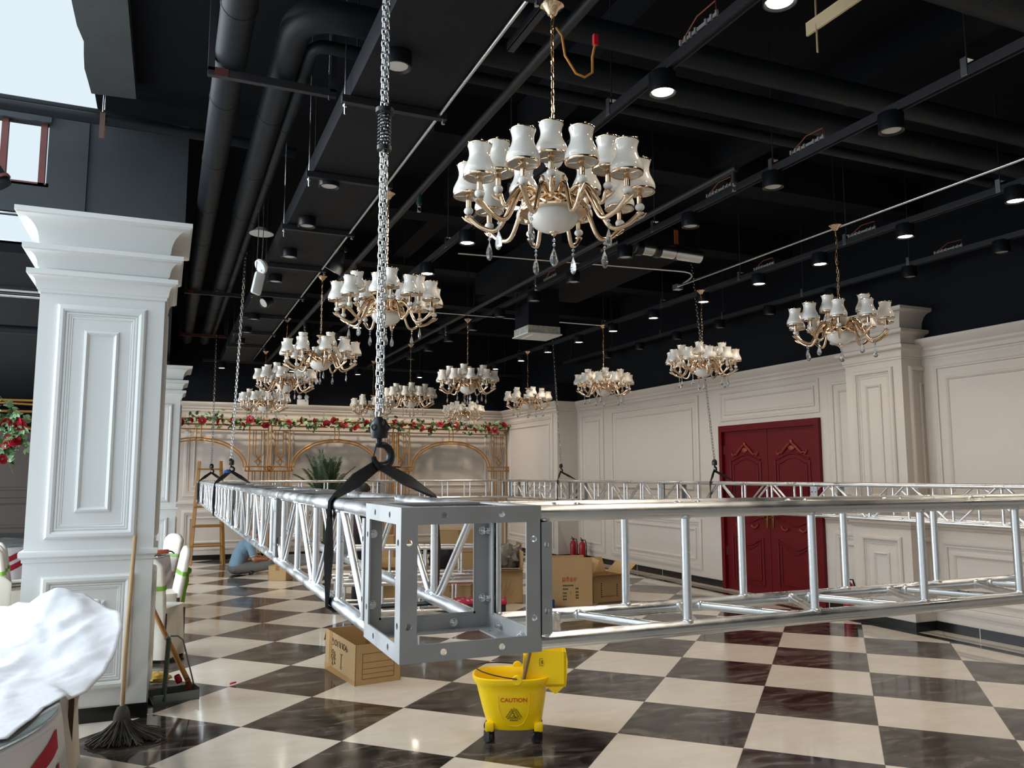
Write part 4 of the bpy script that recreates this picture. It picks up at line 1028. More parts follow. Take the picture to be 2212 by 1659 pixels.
# wooden A ladder
M_lad = mat('ochre_wood_ladder', rgb(150, 108, 52), .6, var=.15, vscale=9)
t = thing('step_ladder', 'wooden trestle ladder behind the far end of the left truss', 'ladder', (.82, 17.0, 0))
for s in (-1, 1):
    for f in (-1, 1):
        m = MB(); T = align((s*.30, f*.30, 0), (s*.20, f*.03, 1.96)); m.box((0, 0, 1.0), (.055, .03, 2.0), T); m.build('rail', M_lad, t, 20)
for i, z in enumerate((.35, .72, 1.09, 1.46, 1.82)):
    for f in (-1, 1):
        m = MB(); k = .30-.10*z/1.96; m.box((0, f*(.30-.27*z/1.96), z), (2*k+.04, .05, .03)); m.build('rung', M_lad, t, 20)
# ---------------------------------------------------------------- cartons
def carton(label, x, y, w, d, h, rz, flaps=(.2, .2, .2, .2), fl_ang=(70, 70, 70, 70), z=0, tilt=None, group=None, closed=False):
    """box with its front (-Y local) face at y; open top with four flaps"""
    t = thing('cardboard_box', label, 'box', (x, y, z), rz, group)
    if tilt: t.rotation_euler = (tilt[0], tilt[1], rz)
    e = .006; m = MB()
    m.bx(0, w, 0, e, 0, h); m.bx(0, w, d-e, d, 0, h); m.bx(0, e, 0, d, 0, h); m.bx(w-e, w, 0, d, 0, h); m.bx(0, w, 0, d, 0, e)
    if closed: m.bx(0, w, 0, d, h-e, h)
    m.build('box_body', M_card, t, 0)
    if closed:
        m = MB(); m.bx(-.001, w+.001, d/2-.03, d/2+.03, h, h+.0012); m.bx(w/2-.03, w/2+.03, -.0012, 0, h-.08, h); m.build('packing_tape', mat('brown_tape', rgb(150, 112, 70), .3), t, 0); return t
    for k, (L, a) in enumerate(zip(flaps, fl_ang)):
        if L <= 0: continue
        m = MB(); m.bx(0, (w, d, w, d)[k]-.01, -.002, .002, 0, L)
        T = (TR(.005, 0, h), TR(w, .005, h) @ RZ(pi/2), TR(w-.005, d, h) @ RZ(pi), TR(0, d-.005, h) @ RZ(-pi/2))[k]
        o = m.build('flap', M_card, t, 0); o.matrix_local = T @ RX(R(90-a))      # 90 upright, 0 folded outwards level
    return t
M_ink = mat('black_print', rgb(48, 38, 30), .8); M_redink = mat('red_print', rgb(176, 62, 34), .8)
def marks(parent, rects, m, name='printing'):
    """printed rectangles on the -Y face: (x0, x1, z0, z1)"""
    mb = MB()
    for (a, b_, c, d_) in rects: mb.add([(a, -.0012, c), (b_, -.0012, c), (b_, -.0012, d_), (a, -.0012, d_)], [(0, 1, 2, 3)])
    return mb.build(name, m, parent, 0)
b1 = carton('big open carton with red fragile symbols in the middle of the floor', 4.675, 9.64, .556, .5, .40, R(-16), (.22, .2, .2, .2), (88, 60, 85, 80))
rects = []; rng = random.Random(8)
for (z, xs) in ((.25, (.16, .30)), (.205, (.16, .22)), (.155, (.16, .21)), (.115, (.16, .21)), (.075, (.16, .21))):
    x = xs[0]
    while x < xs[1]: rects.append((x, x+.012, z, z+.02)); x += .018
for z in (.21, .165, .125, .09): rects += [(.33, .345, z, z+.022), (.35, .365, z, z+.022)]
rects += [(.26, .265, .16, .18)]; marks(b1, rects, M_ink)
mb = MB()
def rect(a, b_, c, d_, y=-.0014): mb.add([(a, y, c), (b_, y, c), (b_, y, d_), (a, y, d_)], [(0, 1, 2, 3)])
x0 = .155
rect(x0, x0+.008, .31, .36); rect(x0+.028, x0+.036, .31, .36); rect(x0, x0+.036, .352, .36); rect(x0+.01, x0+.026, .325, .335); rect(x0, x0+.036, .31, .316)      # cup frame
for i in range(4): rect(x0+.052+i*.010, x0+.057+i*.010, .312+.004*(i % 2), .36)
rect(x0+.05, x0+.092, .356, .362); rect(x0+.064, x0+.072, .36, .375)
rect(x0+.10, x0+.106, .31, .36); rect(x0+.13, x0+.136, .31, .36); rect(x0+.10, x0+.136, .355, .36); rect(x0+.112, x0+.124, .32, .35); rect(x0+.10, x0+.136, .31, .316)
rect(x0+.15, x0+.156, .315, .36); rect(x0+.18, x0+.186, .325, .36); rect(x0+.15, x0+.186, .355, .362); rect(x0+.15, x0+.175, .332, .338); rect(x0+.163, x0+.170, .31, .338)
mb.build('fragile_symbols', M_redink, b1, 0)
b2 = carton('open carton with folded flaps to the right of the fragile-marked box', 5.30, 9.64, .53, .5, .34, R(3), (.13, .22, .22, .2), (18, 40, 60, 85))
rects = []
for i in range(7): rects += [(.12, .135, .07+i*.028, .088+i*.028), (.37, .385, .07+i*.024, .085+i*.024)]
marks(b2, rects, M_ink); marks(b2, [(.14+.03*i, .16+.03*i, .07, .085) for i in range(7)], M_redink, 'red_printing')
b3 = carton('tall open carton holding a grey plastic bag, left of the fragile-marked box', 4.05, 10.15, .42, .5, .42, R(-16), (.12, .25, .0, .2), (14, 88, 0, 80))
m = MB()
for i in range(14): m.tube([(.12+.01*i, -.0013, .12+.05*sin(i*.9)), (.14+.012*i, -.0013, .22+.06*cos(i*1.3))], .0012, 4)
m.build('faded_print', mat('faded_print', rgb(126, 96, 66), .8), b3, 0)
m = MB(); m.bx(.03, .38, .02, .26, .425, .432, RX(-.18)); o = m.build('paper_sheet', M_white, None, 0); o.location = (4.05, 10.12, .03); o.rotation_euler = (0, 0, R(-16)); tag(o, 'white sheet of packing paper lying on the tall open carton', 'paper')
def lump(name, label, cat, c, r, sc, m, seed, amp=.35, fr=3.0, n=26):
    mb = MB()
    def f(u, v):
        a, b_ = 2*pi*u, pi*(v); d = V((sin(b_)*cos(a), sin(b_)*sin(a), -cos(b_)))
        k = 1+amp*noise.noise(d*fr+V((seed, 0, 0)))+amp*.5*noise.noise(d*fr*3+V((0, seed, 0)))
        p = d*r*k; return (p.x*sc[0], p.y*sc[1], max(p.z*sc[2], -r*sc[2]*.7))
    mb.grid(f, n, n//2); o = mb.build(name, m, None, 60); o.location = c; return tag(o, label, cat)
lump('plastic_bag', 'crumpled grey plastic bag on top of the tall open carton', 'bag', (4.42, 10.5, .55), .20, (1.1, .8, .9), mat('grey_plastic_film', rgb(120, 116, 108), .25, var=.35, vscale=7, bump=.5, bscale=18), 3.3, .5)
carton('wide brown carton standing on others in the background left of the corner block post', 3.95, 12.2, .72, .5, .34, R(-20), z=.50, closed=True)
carton('low brown carton supporting the wide one in the background', 3.90, 12.22, .75, .5, .5, R(-20), z=0, closed=True)
carton('brown carton with its flaps up behind the tall open carton', 4.75, 12.0, .5, .4, .42, R(-10), (.2, .2, .2, .2), (50, 80, 30, 80), z=.0)
carton('small closed carton seen low between the truss posts', 3.25, 10.2, .50, .35, .27, R(-24), closed=True)
carton('tipped brown carton close behind the corner block foot, near the middle', 2.6, 11.2, .5, .4, .36, R(-20), (.18, .18, .18, .18), (30, 40, 60, 70))
carton('little closed carton at the knees of the seated person', 1.62, 13.82, .30, .28, .24, R(-30), closed=True)
carton('brown carton standing behind the standing person', 2.75, 12.6, .6, .4, .75, R(-18), closed=True)
carton('plain closed carton under the black cloth bag in the background', 3.5, 11.2, .45, .35, .36, R(-18), closed=True)
lump('cloth_bag', 'black cloth bag lying on a closed carton in the background', 'bag', (3.74, 11.3, .485), .20, (.9, .7, 1.0), mat('black_cloth', rgb(34, 33, 36), .7, bump=.3, bscale=20), 1.7)
b = carton('battered carton marked with handwriting under the near truss corner', 1.372, 7.42, .73, .40, .345, R(-81), (.0, .0, .13, .13), (0, 0, -55, -60))
M_pen = mat('marker_pen', rgb(62, 48, 40), .8)
b.location = (1.372, 7.40, 0); b.rotation_euler = (R(0), R(2), R(-81.5))
def strokes(parent, polys, m, r=.0028, name='handwriting', off=-.0022):
    mb = MB()
    for pl in polys: mb.tube([(x, off, z) for (x, z) in pl], r, 5, flat=(r, .0007) if 0 else None)
    return mb.build(name, m, parent, 0)
def ring(cx, cz, a, b_, n=10, s=0, e=2*pi): return [(cx+a*cos(s+(e-s)*i/n), cz+b_*sin(s+(e-s)*i/n)) for i in range(n+1)]
# the writing on the narrow front-left face: five rounded characters and a column of upright strokes
pl = [[(.155+.07, .285), (.12+.07, .30), (.11+.07, .285), (.14+.07, .27), (.15+.07, .25), (.115+.07, .245)]]
for i, cx in enumerate((.27, .34, .41)): pl.append([(cx-.024, .25), (cx-.022, .295), (cx+.02, .30), (cx+.024, .255)] if i else ring(cx, .275, .025, .024))
pl += [ring(.47, .278, .024, .024), [(.53, .30), (.51, .275), (.53, .25), (.555, .262), (.535, .28), (.52, .275)]]
pl += [ring(.20, .19, .022, .016), ring(.20, .15, .025, .016), [(.18, .125), (.225, .125)], [(.20, .12), (.20, .07)], [(.185, .09), (.22, .085)], [(.25, .2), (.25, .09)], [(.24, .18), (.27, .17)], [(.24, .14), (.275, .14)], [(.245, .11), (.272, .1)]]
pl += [[(.38, .205), (.44, .21)], [(.41, .205), (.405, .11)], [(.385, .10), (.43, .105)], [(.39, .09), (.42, .09)]]
strokes(b, pl, M_pen)
m = MB(); m.bx(.10, .17, -.0016, 0, 0, .345); m.bx(-.002, .733, -.0014, .0, -.0, .06); m.build('packing_tape', mat('shiny_parcel_tape', rgb(176, 134, 84), .15), b, 0)
m = MB()
for (a0, a1, z0, z1) in ((.06, .34, .27, .274), (.06, .34, .07, .074), (.06, .064, .07, .274), (.336, .34, .07, .274), (.06, .34, .20, .203), (.06, .34, .15, .153), (.06, .34, .11, .113)): m.bx(.7305, .7315, a0, a1, z0, z1)
m.build('printed_label_frame', mat('faint_print', rgb(120, 84, 52), .8), b, 0)

# spare truss sections lying stacked on the floor
for i, (x, y, z, rz) in enumerate(((2.0, 9.9, .02, R(-12)), (2.02, 10.5, .02, R(-8)), (2.15, 10.15, .42, R(-14)))):
    t = thing('spare_truss_section', ['spare aluminium truss section on the floor, nearest of three behind the corner block', 'spare aluminium truss section on the floor, farthest of three behind the corner block', 'spare aluminium truss section lying on top of two others'][i], 'truss', (x, y, z), rz, 'spare truss sections')
    for yy in (.025, .375):
        for zz in (.025, .36): m = MB(); m.tube([(0, yy, zz), (1.9, yy, zz)], .025, 12); m.build('chord', M_alu, t, 50)
    for k in range(5):
        for yy in (.025, .375): m = MB(); m.tube([(.05+k*.45, yy, .045), (.05+k*.45, yy, .34)], .014, 8); m.build('post', M_alu, t, 50)
        for zz in (.025, .36): m = MB(); m.tube([(.05+k*.45, .045, zz), (.05+k*.45, .355, zz)], .014, 8); m.build('cross_tube', M_alu, t, 50)
t = thing('red_tool_case', 'red topped black tool case on the floor under the truss', 'case', (3.25, 9.35, 0), R(-22))
m = MB(); m.bx(0, .62, 0, .34, 0, .15, bev=.01); m.build('case_body', M_blackplastic, t, 30)
m = MB(); m.bx(-.01, .63, -.01, .35, .15, .19, bev=.008); m.build('red_lid', M_crimson, t, 30)
m = MB(); rng = random.Random(2)
for i in range(50): m.box((rng.uniform(.03, .6), rng.uniform(.02, .32), .196), (.03, .012, .012), RZ(0))
o = m.build('loose_bolts', M_steel, t, 0); o['kind'] = 'stuff'
t = thing('red_tool_roll', 'crimson cloth roll on the cartons behind the corner block', 'cloth', (3.4, 10.35, .30), R(-20))
m = MB(); m.tube([(0, 0, 0), (.1, .01, .01), (.22, 0, 0), (.3, .02, -.01)], [.03, .045, .04, .025], 10); m.build('roll', M_crimson, t, 50)
m = MB(); m.bx(4.60, 4.68, 9.56, 9.60, 0, .10); o = m.build('blue_tub', mat('blue_plastic', rgb(30, 62, 140), .4), None, 20); o.location = (0.0, -.02, 0); tag(o, 'small blue tub at the left foot of the fragile-marked box', 'tub')

# fire extinguishers
def extinguisher(lab, x, y):
    t = thing('fire_extinguisher', lab, 'fire extinguisher', (x, y, 0))
    m = MB(); m.lathe([(0, 0), (.062, 0), (.066, .01), (.066, .32), (.055, .36), (.03, .385), (.022, .40), (0, .40)], 18); m.build('cylinder', mat('extinguisher_red', rgb(150, 18, 34), .3), t, 50)
    m = MB(); m.lathe([(0, .40), (.02, .40), (.02, .43), (0, .43)], 10); m.tube([(.0, 0, .43), (-.05, -.02, .47)], .008, 6); m.tube([(0, 0, .425), (-.06, -.02, .43)], .006, 6); m.build('valve_handle', M_blackplastic, t, 40)
    m = MB(); m.tube([(.01, 0, .42), (.05, -.03, .42), (.075, -.04, .30), (.072, -.03, .12)], .010, 7); m.build('hose', M_blackplastic, t, 50)
extinguisher('left of the two red fire extinguishers by the wall corner behind the cartons', 7.60, 14.62)
extinguisher('right of the two red fire extinguishers by the wall corner behind the cartons', 7.62, 14.28)
extinguisher('lone red fire extinguisher on the floor right of the red door', 7.70, 7.60)

# ---------------------------------------------------------------- yellow mop bucket
def text_mesh(s, size):
    c = bpy.data.curves.new('lettering', 'FONT'); c.body = s; c.offset = size*.022; c.size = size; c.align_x = 'CENTER'; c.resolution_u = 3
    o = bpy.data.objects.new('lettering', c); COL.objects.link(o); dg = bpy.context.evaluated_depsgraph_get(); dg.update()
    me = bpy.data.meshes.new_from_object(o.evaluated_get(dg)); bpy.data.objects.remove(o); bpy.data.curves.remove(c); return me
t = thing('mop_bucket', 'yellow mop bucket on castors with CAUTION lettering in front of the truss', 'bucket', (2.155, 5.0, 0), R(-24))
def bsec(u):
    """half extents at height fraction u (0 bottom, 1 rim)"""
    return .165+.072*u**.75, .135+.050*u**.8, -.018*u
def sell(a, hx, hy, p=3.0):
    c, s = cos(a), sin(a); k = (abs(c)**p+abs(s)**p)**(-1/p); return hx*k*c, hy*k*s
mb = MB(); Z0, Z1 = .085, .395; n = 48; rows = []
for i in range(13):
    u = i/12; hx, hy, ox = bsec(u); rows.append((hx, hy, ox, Z0+(Z1-Z0)*u))
hx, hy, ox, z = rows[-1]
prof = [(rows[0][0]-.03, rows[0][1]-.03, 0, Z0-.008)]+rows[:11]+[(rows[11][0]+.008, rows[11][1]+.008, rows[11][2], rows[11][3]-.006), (hx+.016, hy+.016, ox, z-.004), (hx+.016, hy+.016, ox, z+.008), (hx+.004, hy+.004, ox, z+.012), (hx-.006, hy-.006, ox, z)]+[(r[0]-.007, r[1]-.007, r[2], r[3]) for r in rows[-2:0:-1]]+[(rows[1][0]-.03, rows[1][1]-.03, 0, Z0+.02), (.01, .01, 0, Z0+.02)]
vs = []; fs = []
for (a, b_, o_, z) in prof:
    for k in range(n):
        x, y = sell(2*pi*k/n, a, b_); zz = z
        if z > .3: zz += .022*(x/.26)*0 - .0*(x > 0)
        vs.append((x+o_, y, zz))
for i in range(len(prof)-1):
    for k in range(n): fs.append((i*n+k, i*n+(k+1) % n, (i+1)*n+(k+1) % n, (i+1)*n+k))
fs.append(tuple(range(n))); fs.append(tuple((len(prof)-1)*n+k for k in range(n))); mb.add(vs, fs)
for sx in (-1, 1):
    for sy in (-1, 1): mb.bx(sx*.155-.028, sx*.155+.028, sy*.115-.024, sy*.115+.024, .072, .13, bev=.01)
mb.build('bucket_body', M_yellow, t, 40)
for s in (-1, 1):
    mb = MB(); mb.lathe([(0, -.012), (.028, -.012), (.032, 0), (.028, .012), (0, .012)], 14, TR(.02, s*.195, .405) @ RX(pi/2)); mb.build('handle_lug', M_yellow, t, 40)
mb = MB(); pts = [(.02-.27*sin(a)*1.0, -.21*cos(a), .414+.03*sin(a)) for a in [pi*k/20 for k in range(21)]]; mb.tube(pts, .0042, 6); mb.build('wire_handle', mat('dark_wire', rgb(56, 44, 34), .4, .6), t, 50)
mb = MB(); pl = [(-.02, .02), (.16, -.0), (.21, .03), (.245, .22), (.22, .30), (.03, .34), (-.03, .24)]
w = thing('wringer', '', 'wringer'); bpy.data.objects.remove(w)
mb.prism([(.055, .385), (.165, .375), (.262, .30), (.275, .305), (.335, .36), (.345, .50), (.335, .56), (.09, .58), (.06, .50)], -.115, -.105, RX(pi/2) @ Matrix.Diagonal((1, 1, 1, 1)))
mb.prism([(.055, .385), (.165, .375), (.262, .30), (.275, .305), (.335, .36), (.345, .50), (.335, .56), (.09, .58), (.06, .50)], .10, .11, RX(pi/2))
mb.bx(.32, .335, -.11, .115, .36, .56); mb.bx(.06, .075, -.11, .115, .38, .54); mb.bx(.07, .33, -.11, .115, .345, .36)
w = mb.build('wringer', M_yellow, t, 30)
mb = MB(); mb.lathe([(.022, -.004), (.032, -.004), (.032, .006), (.022, .006)], 16, TR(.305, .121, .475) @ RX(pi/2) @ RZ(0), close=True); mb.build('pivot_ring', M_yellow, w, 40)
mb = MB(); mb.box((.305, .124, .51), (.022, .012, .12), bev=.004); mb.box((.318, .0, .60), (.02, .26, .02), bev=.006); mb.build('press_handle', M_blackplastic, w, 30)
strokes_m = MB()
for pl in ([(.125, .52), (.105, .52), (.105, .475), (.128, .475)], [(.118, .51), (.118, .485)], [(.128, .508), (.12, .497), (.13, .486)]): strokes_m.tube([(x+.06, -.1165+.232*0, z) for (x, z) in pl], .0016, 5)
strokes_m.build('marker_note', M_pen, w, 0)
for sx in (-1, 1):
    for sy in (-1, 1):
        m = MB(); T = TR(sx*.155, sy*.115, 0) @ RZ(.5*sx+.3*sy)
        m.lathe([(0, -.014), (.030, -.014), (.037, -.008), (.037, .008), (.030, .014), (0, .014)], 18, T @ TR(-.012, 0, .038) @ RX(pi/2)); c = m.build('castor', mat('castor_rubber', rgb(46, 44, 46), .5), t, 40)
        m = MB(); m.bx(-.03, .02, -.022, -.017, .03, .075, T); m.bx(-.03, .02, .017, .022, .03, .075, T); m.bx(-.03, .02, -.022, .022, .07, .078, T); m.build('castor_fork', M_blackplastic, c, 20)
def on_front(x, z, off=.0015):
    u = (z-Z0)/(Z1-Z0); hx, hy, ox = bsec(u); q = max(-.999, min(.999, (x-ox)/hx)); return V((x, -hy*(1-abs(q)**3)**(1/3)-off, z))
me = text_mesh('CAUTION', .036)
for v in me.vertices: v.co = on_front(v.co.x*1.05+.0, v.co.y+.265)
me.materials.append(mat('red_lettering', rgb(206, 70, 16), .5)); o = link('caution_lettering', me, t)
mb = MB()
def line(pts, r=.0013): mb.tube([on_front(x, z, .001) for (x, z) in pts], r, 5)
def tri(cx, cz, s): return [(cx-s, cz-s*.62), (cx, cz+s*1.05), (cx+s, cz-s*.62), (cx-s, cz-s*.62)]
def dens(pl, k=6): return [(pl[i][0]+(pl[i+1][0]-pl[i][0])*j/k, pl[i][1]+(pl[i+1][1]-pl[i][1])*j/k) for i in range(len(pl)-1) for j in range(k)]+[pl[-1]]
line(dens(tri(0, .185, .042)), .0014); line(dens(tri(0, .185, .028)), .0016)
line([(-.008, .196), (.004, .188), (.002, .178), (.010, .170), (.016, .172)], .0022); line([(.002, .182), (-.008, .174)], .002); mb.tube([on_front(-.010, .203, .001), on_front(-.009, .2035, .001)], .0035, 6)
for k in range(9): s = k/8; line([(-.050+.034*s, .168+.05*s), (-.047+.034*s, .172+.05*s)], .0024); line([(.050-.034*s, .168+.05*s), (.047-.034*s, .172+.05*s)], .0024)
for k in range(8): line([(-.024+k*.0065, .146), (-.024+k*.0065, .153)], .002)
mb.build('warning_triangle', M_blackplastic, t, 0)
mb = MB(); line([(-.10+.0, .30), (-.095, .22), (-.07, .15), (-.03, .115), (.02, .11), (.06, .13), (.09, .19), (.10, .26), (.10, .32)], .0016); mb.build('moulded_outline', M_yellow, t, 40)
m = MB(); m.tube([(2.105, 4.90, .10), (2.155, 4.865, .37), (2.205, 4.83, .62)], .0125, 10); o = m.build('mop_stick', mat('weathered_broomstick', rgb(126, 100, 66), .6, var=.2, vscale=12), None, 50); tag(o, 'wooden mop stick standing in the yellow bucket', 'mop')

# ---------------------------------------------------------------- mop, broom, dustpan by the pillar
M_mop = mat('grey_mop_yarn', rgb(78, 74, 70), .95, var=.3, vscale=30)
t = thing('string_mop', 'grey string mop leaning upright against the left pillar', 'mop', (-.185, 5.95, 0))
m = MB(); m.tube([(0, 0, .12), (-.004, .16, .5), (.004, .34, .9), (.012, .478, 1.26)], .0145, 10); m.build('handle', M_wood, t, 50)
m = MB(); m.lathe([(.014, .21), (.03, .205), (.045, .17), (.052, .13), (.05, .10)], 16, RX(-.2)); m.build('binding', M_mop, t, 50)
m = MB(); rng = random.Random(12)
for k in range(190):
    a = rng.uniform(0, 2*pi); l = rng.uniform(.10, .20)*(1.35 if cos(a-.2) > .2 else 1.0); r0 = .04; q = rng.uniform(.2, 1)
    p0 = V((r0*cos(a)*q, r0*sin(a)*q, .13)); p1 = V((.085*cos(a)*q, .075*sin(a)*q, .09)); p2 = V((l*.75*cos(a)*1.1, l*.7*sin(a), .035*(1.3-q)+.008)); p3 = V((l*1.05*cos(a+rng.uniform(-.25, .25)), l*.95*sin(a), .006+.012*rng.random()))
    pts = []
    for i in range(7): s = i/6; pts.append((1-s)**3*p0+3*s*(1-s)**2*p1+3*s*s*(1-s)*p2+s**3*p3)
    m.tube(pts, .0042, 4)
o = m.build('yarn_strands', M_mop, t, 60); o['kind'] = 'stuff'
M_galv = mat('grey_green_sheet_steel', rgb(112, 122, 118), .35, .6, var=.15, vscale=9)
t = thing('dustpan', 'grey metal dustpan with tall handle beside the left pillar', 'dustpan', (.13, 6.86, 0), R(14))
m = MB(); e = .003; wd, dp, h = .165, .115, .085
m.bx(-wd, wd, -dp, dp, 0.004, .008); m.bx(-wd, wd, -dp, -dp+e, 0, h*.8); m.bx(-wd, wd, dp-e, dp, 0, h*.8)
m.prism([(-dp, 0), (dp, 0), (dp, h), (-dp, h)], wd-e, wd, Matrix(((0, 0, 1, 0), (1, 0, 0, 0), (0, 1, 0, 0), (0, 0, 0, 1)))); m.prism([(-dp, 0), (dp, 0), (dp, .06)], -wd, -wd+e, Matrix(((0, 0, 1, 0), (1, 0, 0, 0), (0, 1, 0, 0), (0, 0, 0, 1))))
m.bx(-wd, wd, -dp, -dp+.01, h*.78, h*.82); m.build('pan', M_galv, t, 20)
m = MB(); T = align((-.09, -.10, .02), (-.045, 0.0, .47)); m.tube([T @ V((0, 0, 0)), T @ V((0, 0, .40)), T @ V((.0, .012, .445)), T @ V((.015, .02, .455))], .01, 8, flat=(.018, .03)); m.build('upright_handle', mat('painted_grey_green_steel', rgb(76, 88, 84), .3, .4), t, 50)
m = MB(); m.tube([(-.035, 0.0, .47), (.02, .0, .465), (.06, .0, .43), (.155, .01, .09)], .006, 7); m.build('bail', M_galv, t, 50)
M_broom = mat('ochre_broom_wood', rgb(160, 108, 48), .5, var=.3, vscale=14, stretch=(5, 5, .7))
t = thing('broom', 'old broom with a brown wooden stick leaning behind the left pillar', 'broom', (.24, 6.95, 0))
m = MB(); m.tube([(0, 0, .10), (-.14, .15, .36), (-.27, .33, .60), (-.34, .42, .78)], [.02, .0185, .018, .017], 9); m.build('stick', M_broom, t, 50)
m = MB()
for k in range(26):
    a = 2*pi*k/26; q = .5+.5*((k*7) % 5)/4; m.tube([(.0+.012*cos(a)*q-.008, .012*sin(a)*q, .13), (.018+.035*cos(a)*q, .022*sin(a)*q, .012)], .004, 4)
o = m.build('bristles', mat('red_brown_bristles', rgb(120, 62, 40), .8), t, 40); o['kind'] = 'stuff'
m = MB(); m.lathe([(.02, .10), (.026, .12), (.022, .16), (.019, .165)], 10, TR(-.022, .02, 0) @ RY(-.4)); m.build('red_binding', M_crimson, t, 40)
o = lump('rag', 'yellow and white rag on the floor behind the dustpan', 'rag', (.0, 7.42, .045), .085, (1.3, .8, .55), mat('yellow_rag', rgb(206, 172, 84), .9, bump=.3), 6.1)

m = MB(); m.grid(lambda u, v: ((u-.5)*.05, (v-.5)*.03*sin(pi*min(.98, u+.02)), .004+.012*(2*v-1)**2+.01*u), 6, 4); o = m.build('rose_petal', mat('pink_petal', rgb(222, 60, 100), .6), None, 60); o.location = (.585, 7.12, 0); tag(o, 'single pink petal lying on the cream tiles left of the battered carton', 'petal')
# ---------------------------------------------------------------- covered banquet chairs, tables, sheet
def make_chair():
    t = thing('banquet_chair', 'x', 'chair', group='ivory covered banquet chairs')
    # seat cover with skirt; local: back towards +Y, front towards -Y
    mb = MB(); n = 56
    def sec(z, k): return .205+.035*k, .205+.03*k
    prof = [(.47+.012, -.02), (.485, 0), (.478, .10), (.44, .14), (.30, .35), (.16, .65), (.04, 1.0), (.035, .98)]
    vs = []; fs = []
    for i, (z, k) in enumerate(prof):
        hx, hy = (.18, .18) if i == 0 else sec(z, k)
        for j in range(n):
            a = 2*pi*j/n; x, y = sell(a, hx, hy, 6.0); f = 1+(.035*max(0, k-.1))*sin(a*9+1.2*sin(a*2)); vs.append((x*f, y*f, z))
    for i in range(len(prof)-1):
        for j in range(n): fs.append((i*n+j, i*n+(j+1) % n, (i+1)*n+(j+1) % n, (i+1)*n+j))
    fs.append(tuple(range(n))); mb.add(vs, fs); mb.build('seat_cover', M_chaircloth, t, 50)
    # back slab: rounded top, slightly raked
    mb = MB(); out = []
    for k in range(25):
        s = -1+2*k/24; out.append((.20*s*(1.0), .955-.075*abs(s)**3.2))
    poly = [(-.20, .30), (-.205, .6)]+out+[(.205, .6), (.20, .30)]
    T = TR(0, .19, .42) @ RX(-.17) @ TR(0, 0, -.42) @ Matrix(((1, 0, 0, 0), (0, 0, 1, 0), (0, 1, 0, 0), (0, 0, 0, 1)))
    def ins(p, d):
        cx, cz = 0, .62; return (p[0]*(1-d/.2), cz+(p[1]-cz)*(1-d/.33))
    lay = [(-.028, .022), (-.022, .006), (-.010, 0), (.010, 0), (.022, .006), (.028, .022)]
    vs = []; fs = []; L = len(poly)
    for (y, d) in lay:
        for p in poly: q = ins(p, d); vs.append((q[0], q[1], y))
    for i in range(len(lay)-1):
        for k in range(L): fs.append((i*L+k, i*L+(k+1) % L, (i+1)*L+(k+1) % L, (i+1)*L+k))
    fs.append(tuple(range(L))); fs.append(tuple((len(lay)-1)*L+k for k in range(L))); mb.add(vs, fs, T); mb.build('back_cover', M_chaircloth, t, 50)
    # ribbon and bow
    mb = MB(); pts = [sell(2*pi*k/40, .212, .036, 4) for k in range(40)]
    for z0, z1 in ((.66, .70),):
        vs = [(x, z0, y) for x, y in pts]+[(x, z1, y) for x, y in pts]; mb.add(vs, [(k, (k+1) % 40, 40+(k+1) % 40, 40+k) for k in range(40)], T)
    rb = mb.build('ribbon', M_green, t, 50)
    mb = MB()
    for s in (-1, 1):
        mb.tube([(s*.0, .69, .04), (s*.06, .73, .07), (s*.10, .70, .065), (s*.05, .66, .055), (0, .68, .04)], .01, 6, flat=(.016, .006), M=T)
        mb.tube([(s*.0, .68, .045), (s*.035, .60, .06), (s*.03, .5, .055), (s*.05, .38, .06)], .01, 6, flat=(.028, .003), M=T)
    mb.build('bow', M_green, rb, 50)
    for sx in (-1, 1):
        for sy in (-1, 1): mb = MB(); mb.bx(sx*.19-.014, sx*.19+.014, sy*.185-.014, sy*.185+.014, 0, .44); mb.build('leg', M_woodleg, t, 20)
    return t
chair0 = make_chair(); used = []
def chair(x, y, rz, label, z=0, tilt=None, top=None):
    o = chair0 if not used else copy_tree(chair0); used.append(o)
    o.location = (x, y, z); o.rotation_euler = (tilt or 0, 0, rz); o['label'] = label
    return o
c_ = chair(-.62, 5.50, -pi/2+.05, 'ivory covered chair under the white sheet between the corner table and the left pillar')
NOBOW = c_
chair(-.02, 9.35, -pi/2+.12, 'ivory covered chair seen side-on with a hanging green bow, right of the pillar')
chair(-.03, 8.42, pi-.45, 'ivory covered chair half hidden by the left pillar, green ribbon across its back')
chair(-.08, 11.35, -pi/2+.5, 'white covered chair beyond the side-on chair, at the glass table')
chair(-.12, 12.3, 2.6, 'farthest white covered chair peeping past the right edge of the left pillar')
chair(-1.27, 7.55, pi+.12, 'white covered chair showing its plain back left of the big pillar')
for k, (x, y) in enumerate(((-1.40, 10.3), (-1.43, 10.62), (-1.46, 10.95))):
    chair(x, y, pi-1.05, ('nearest', 'middle', 'farthest')[k]+' of three ivory chairs with green ribbons lined up left of the pillar')

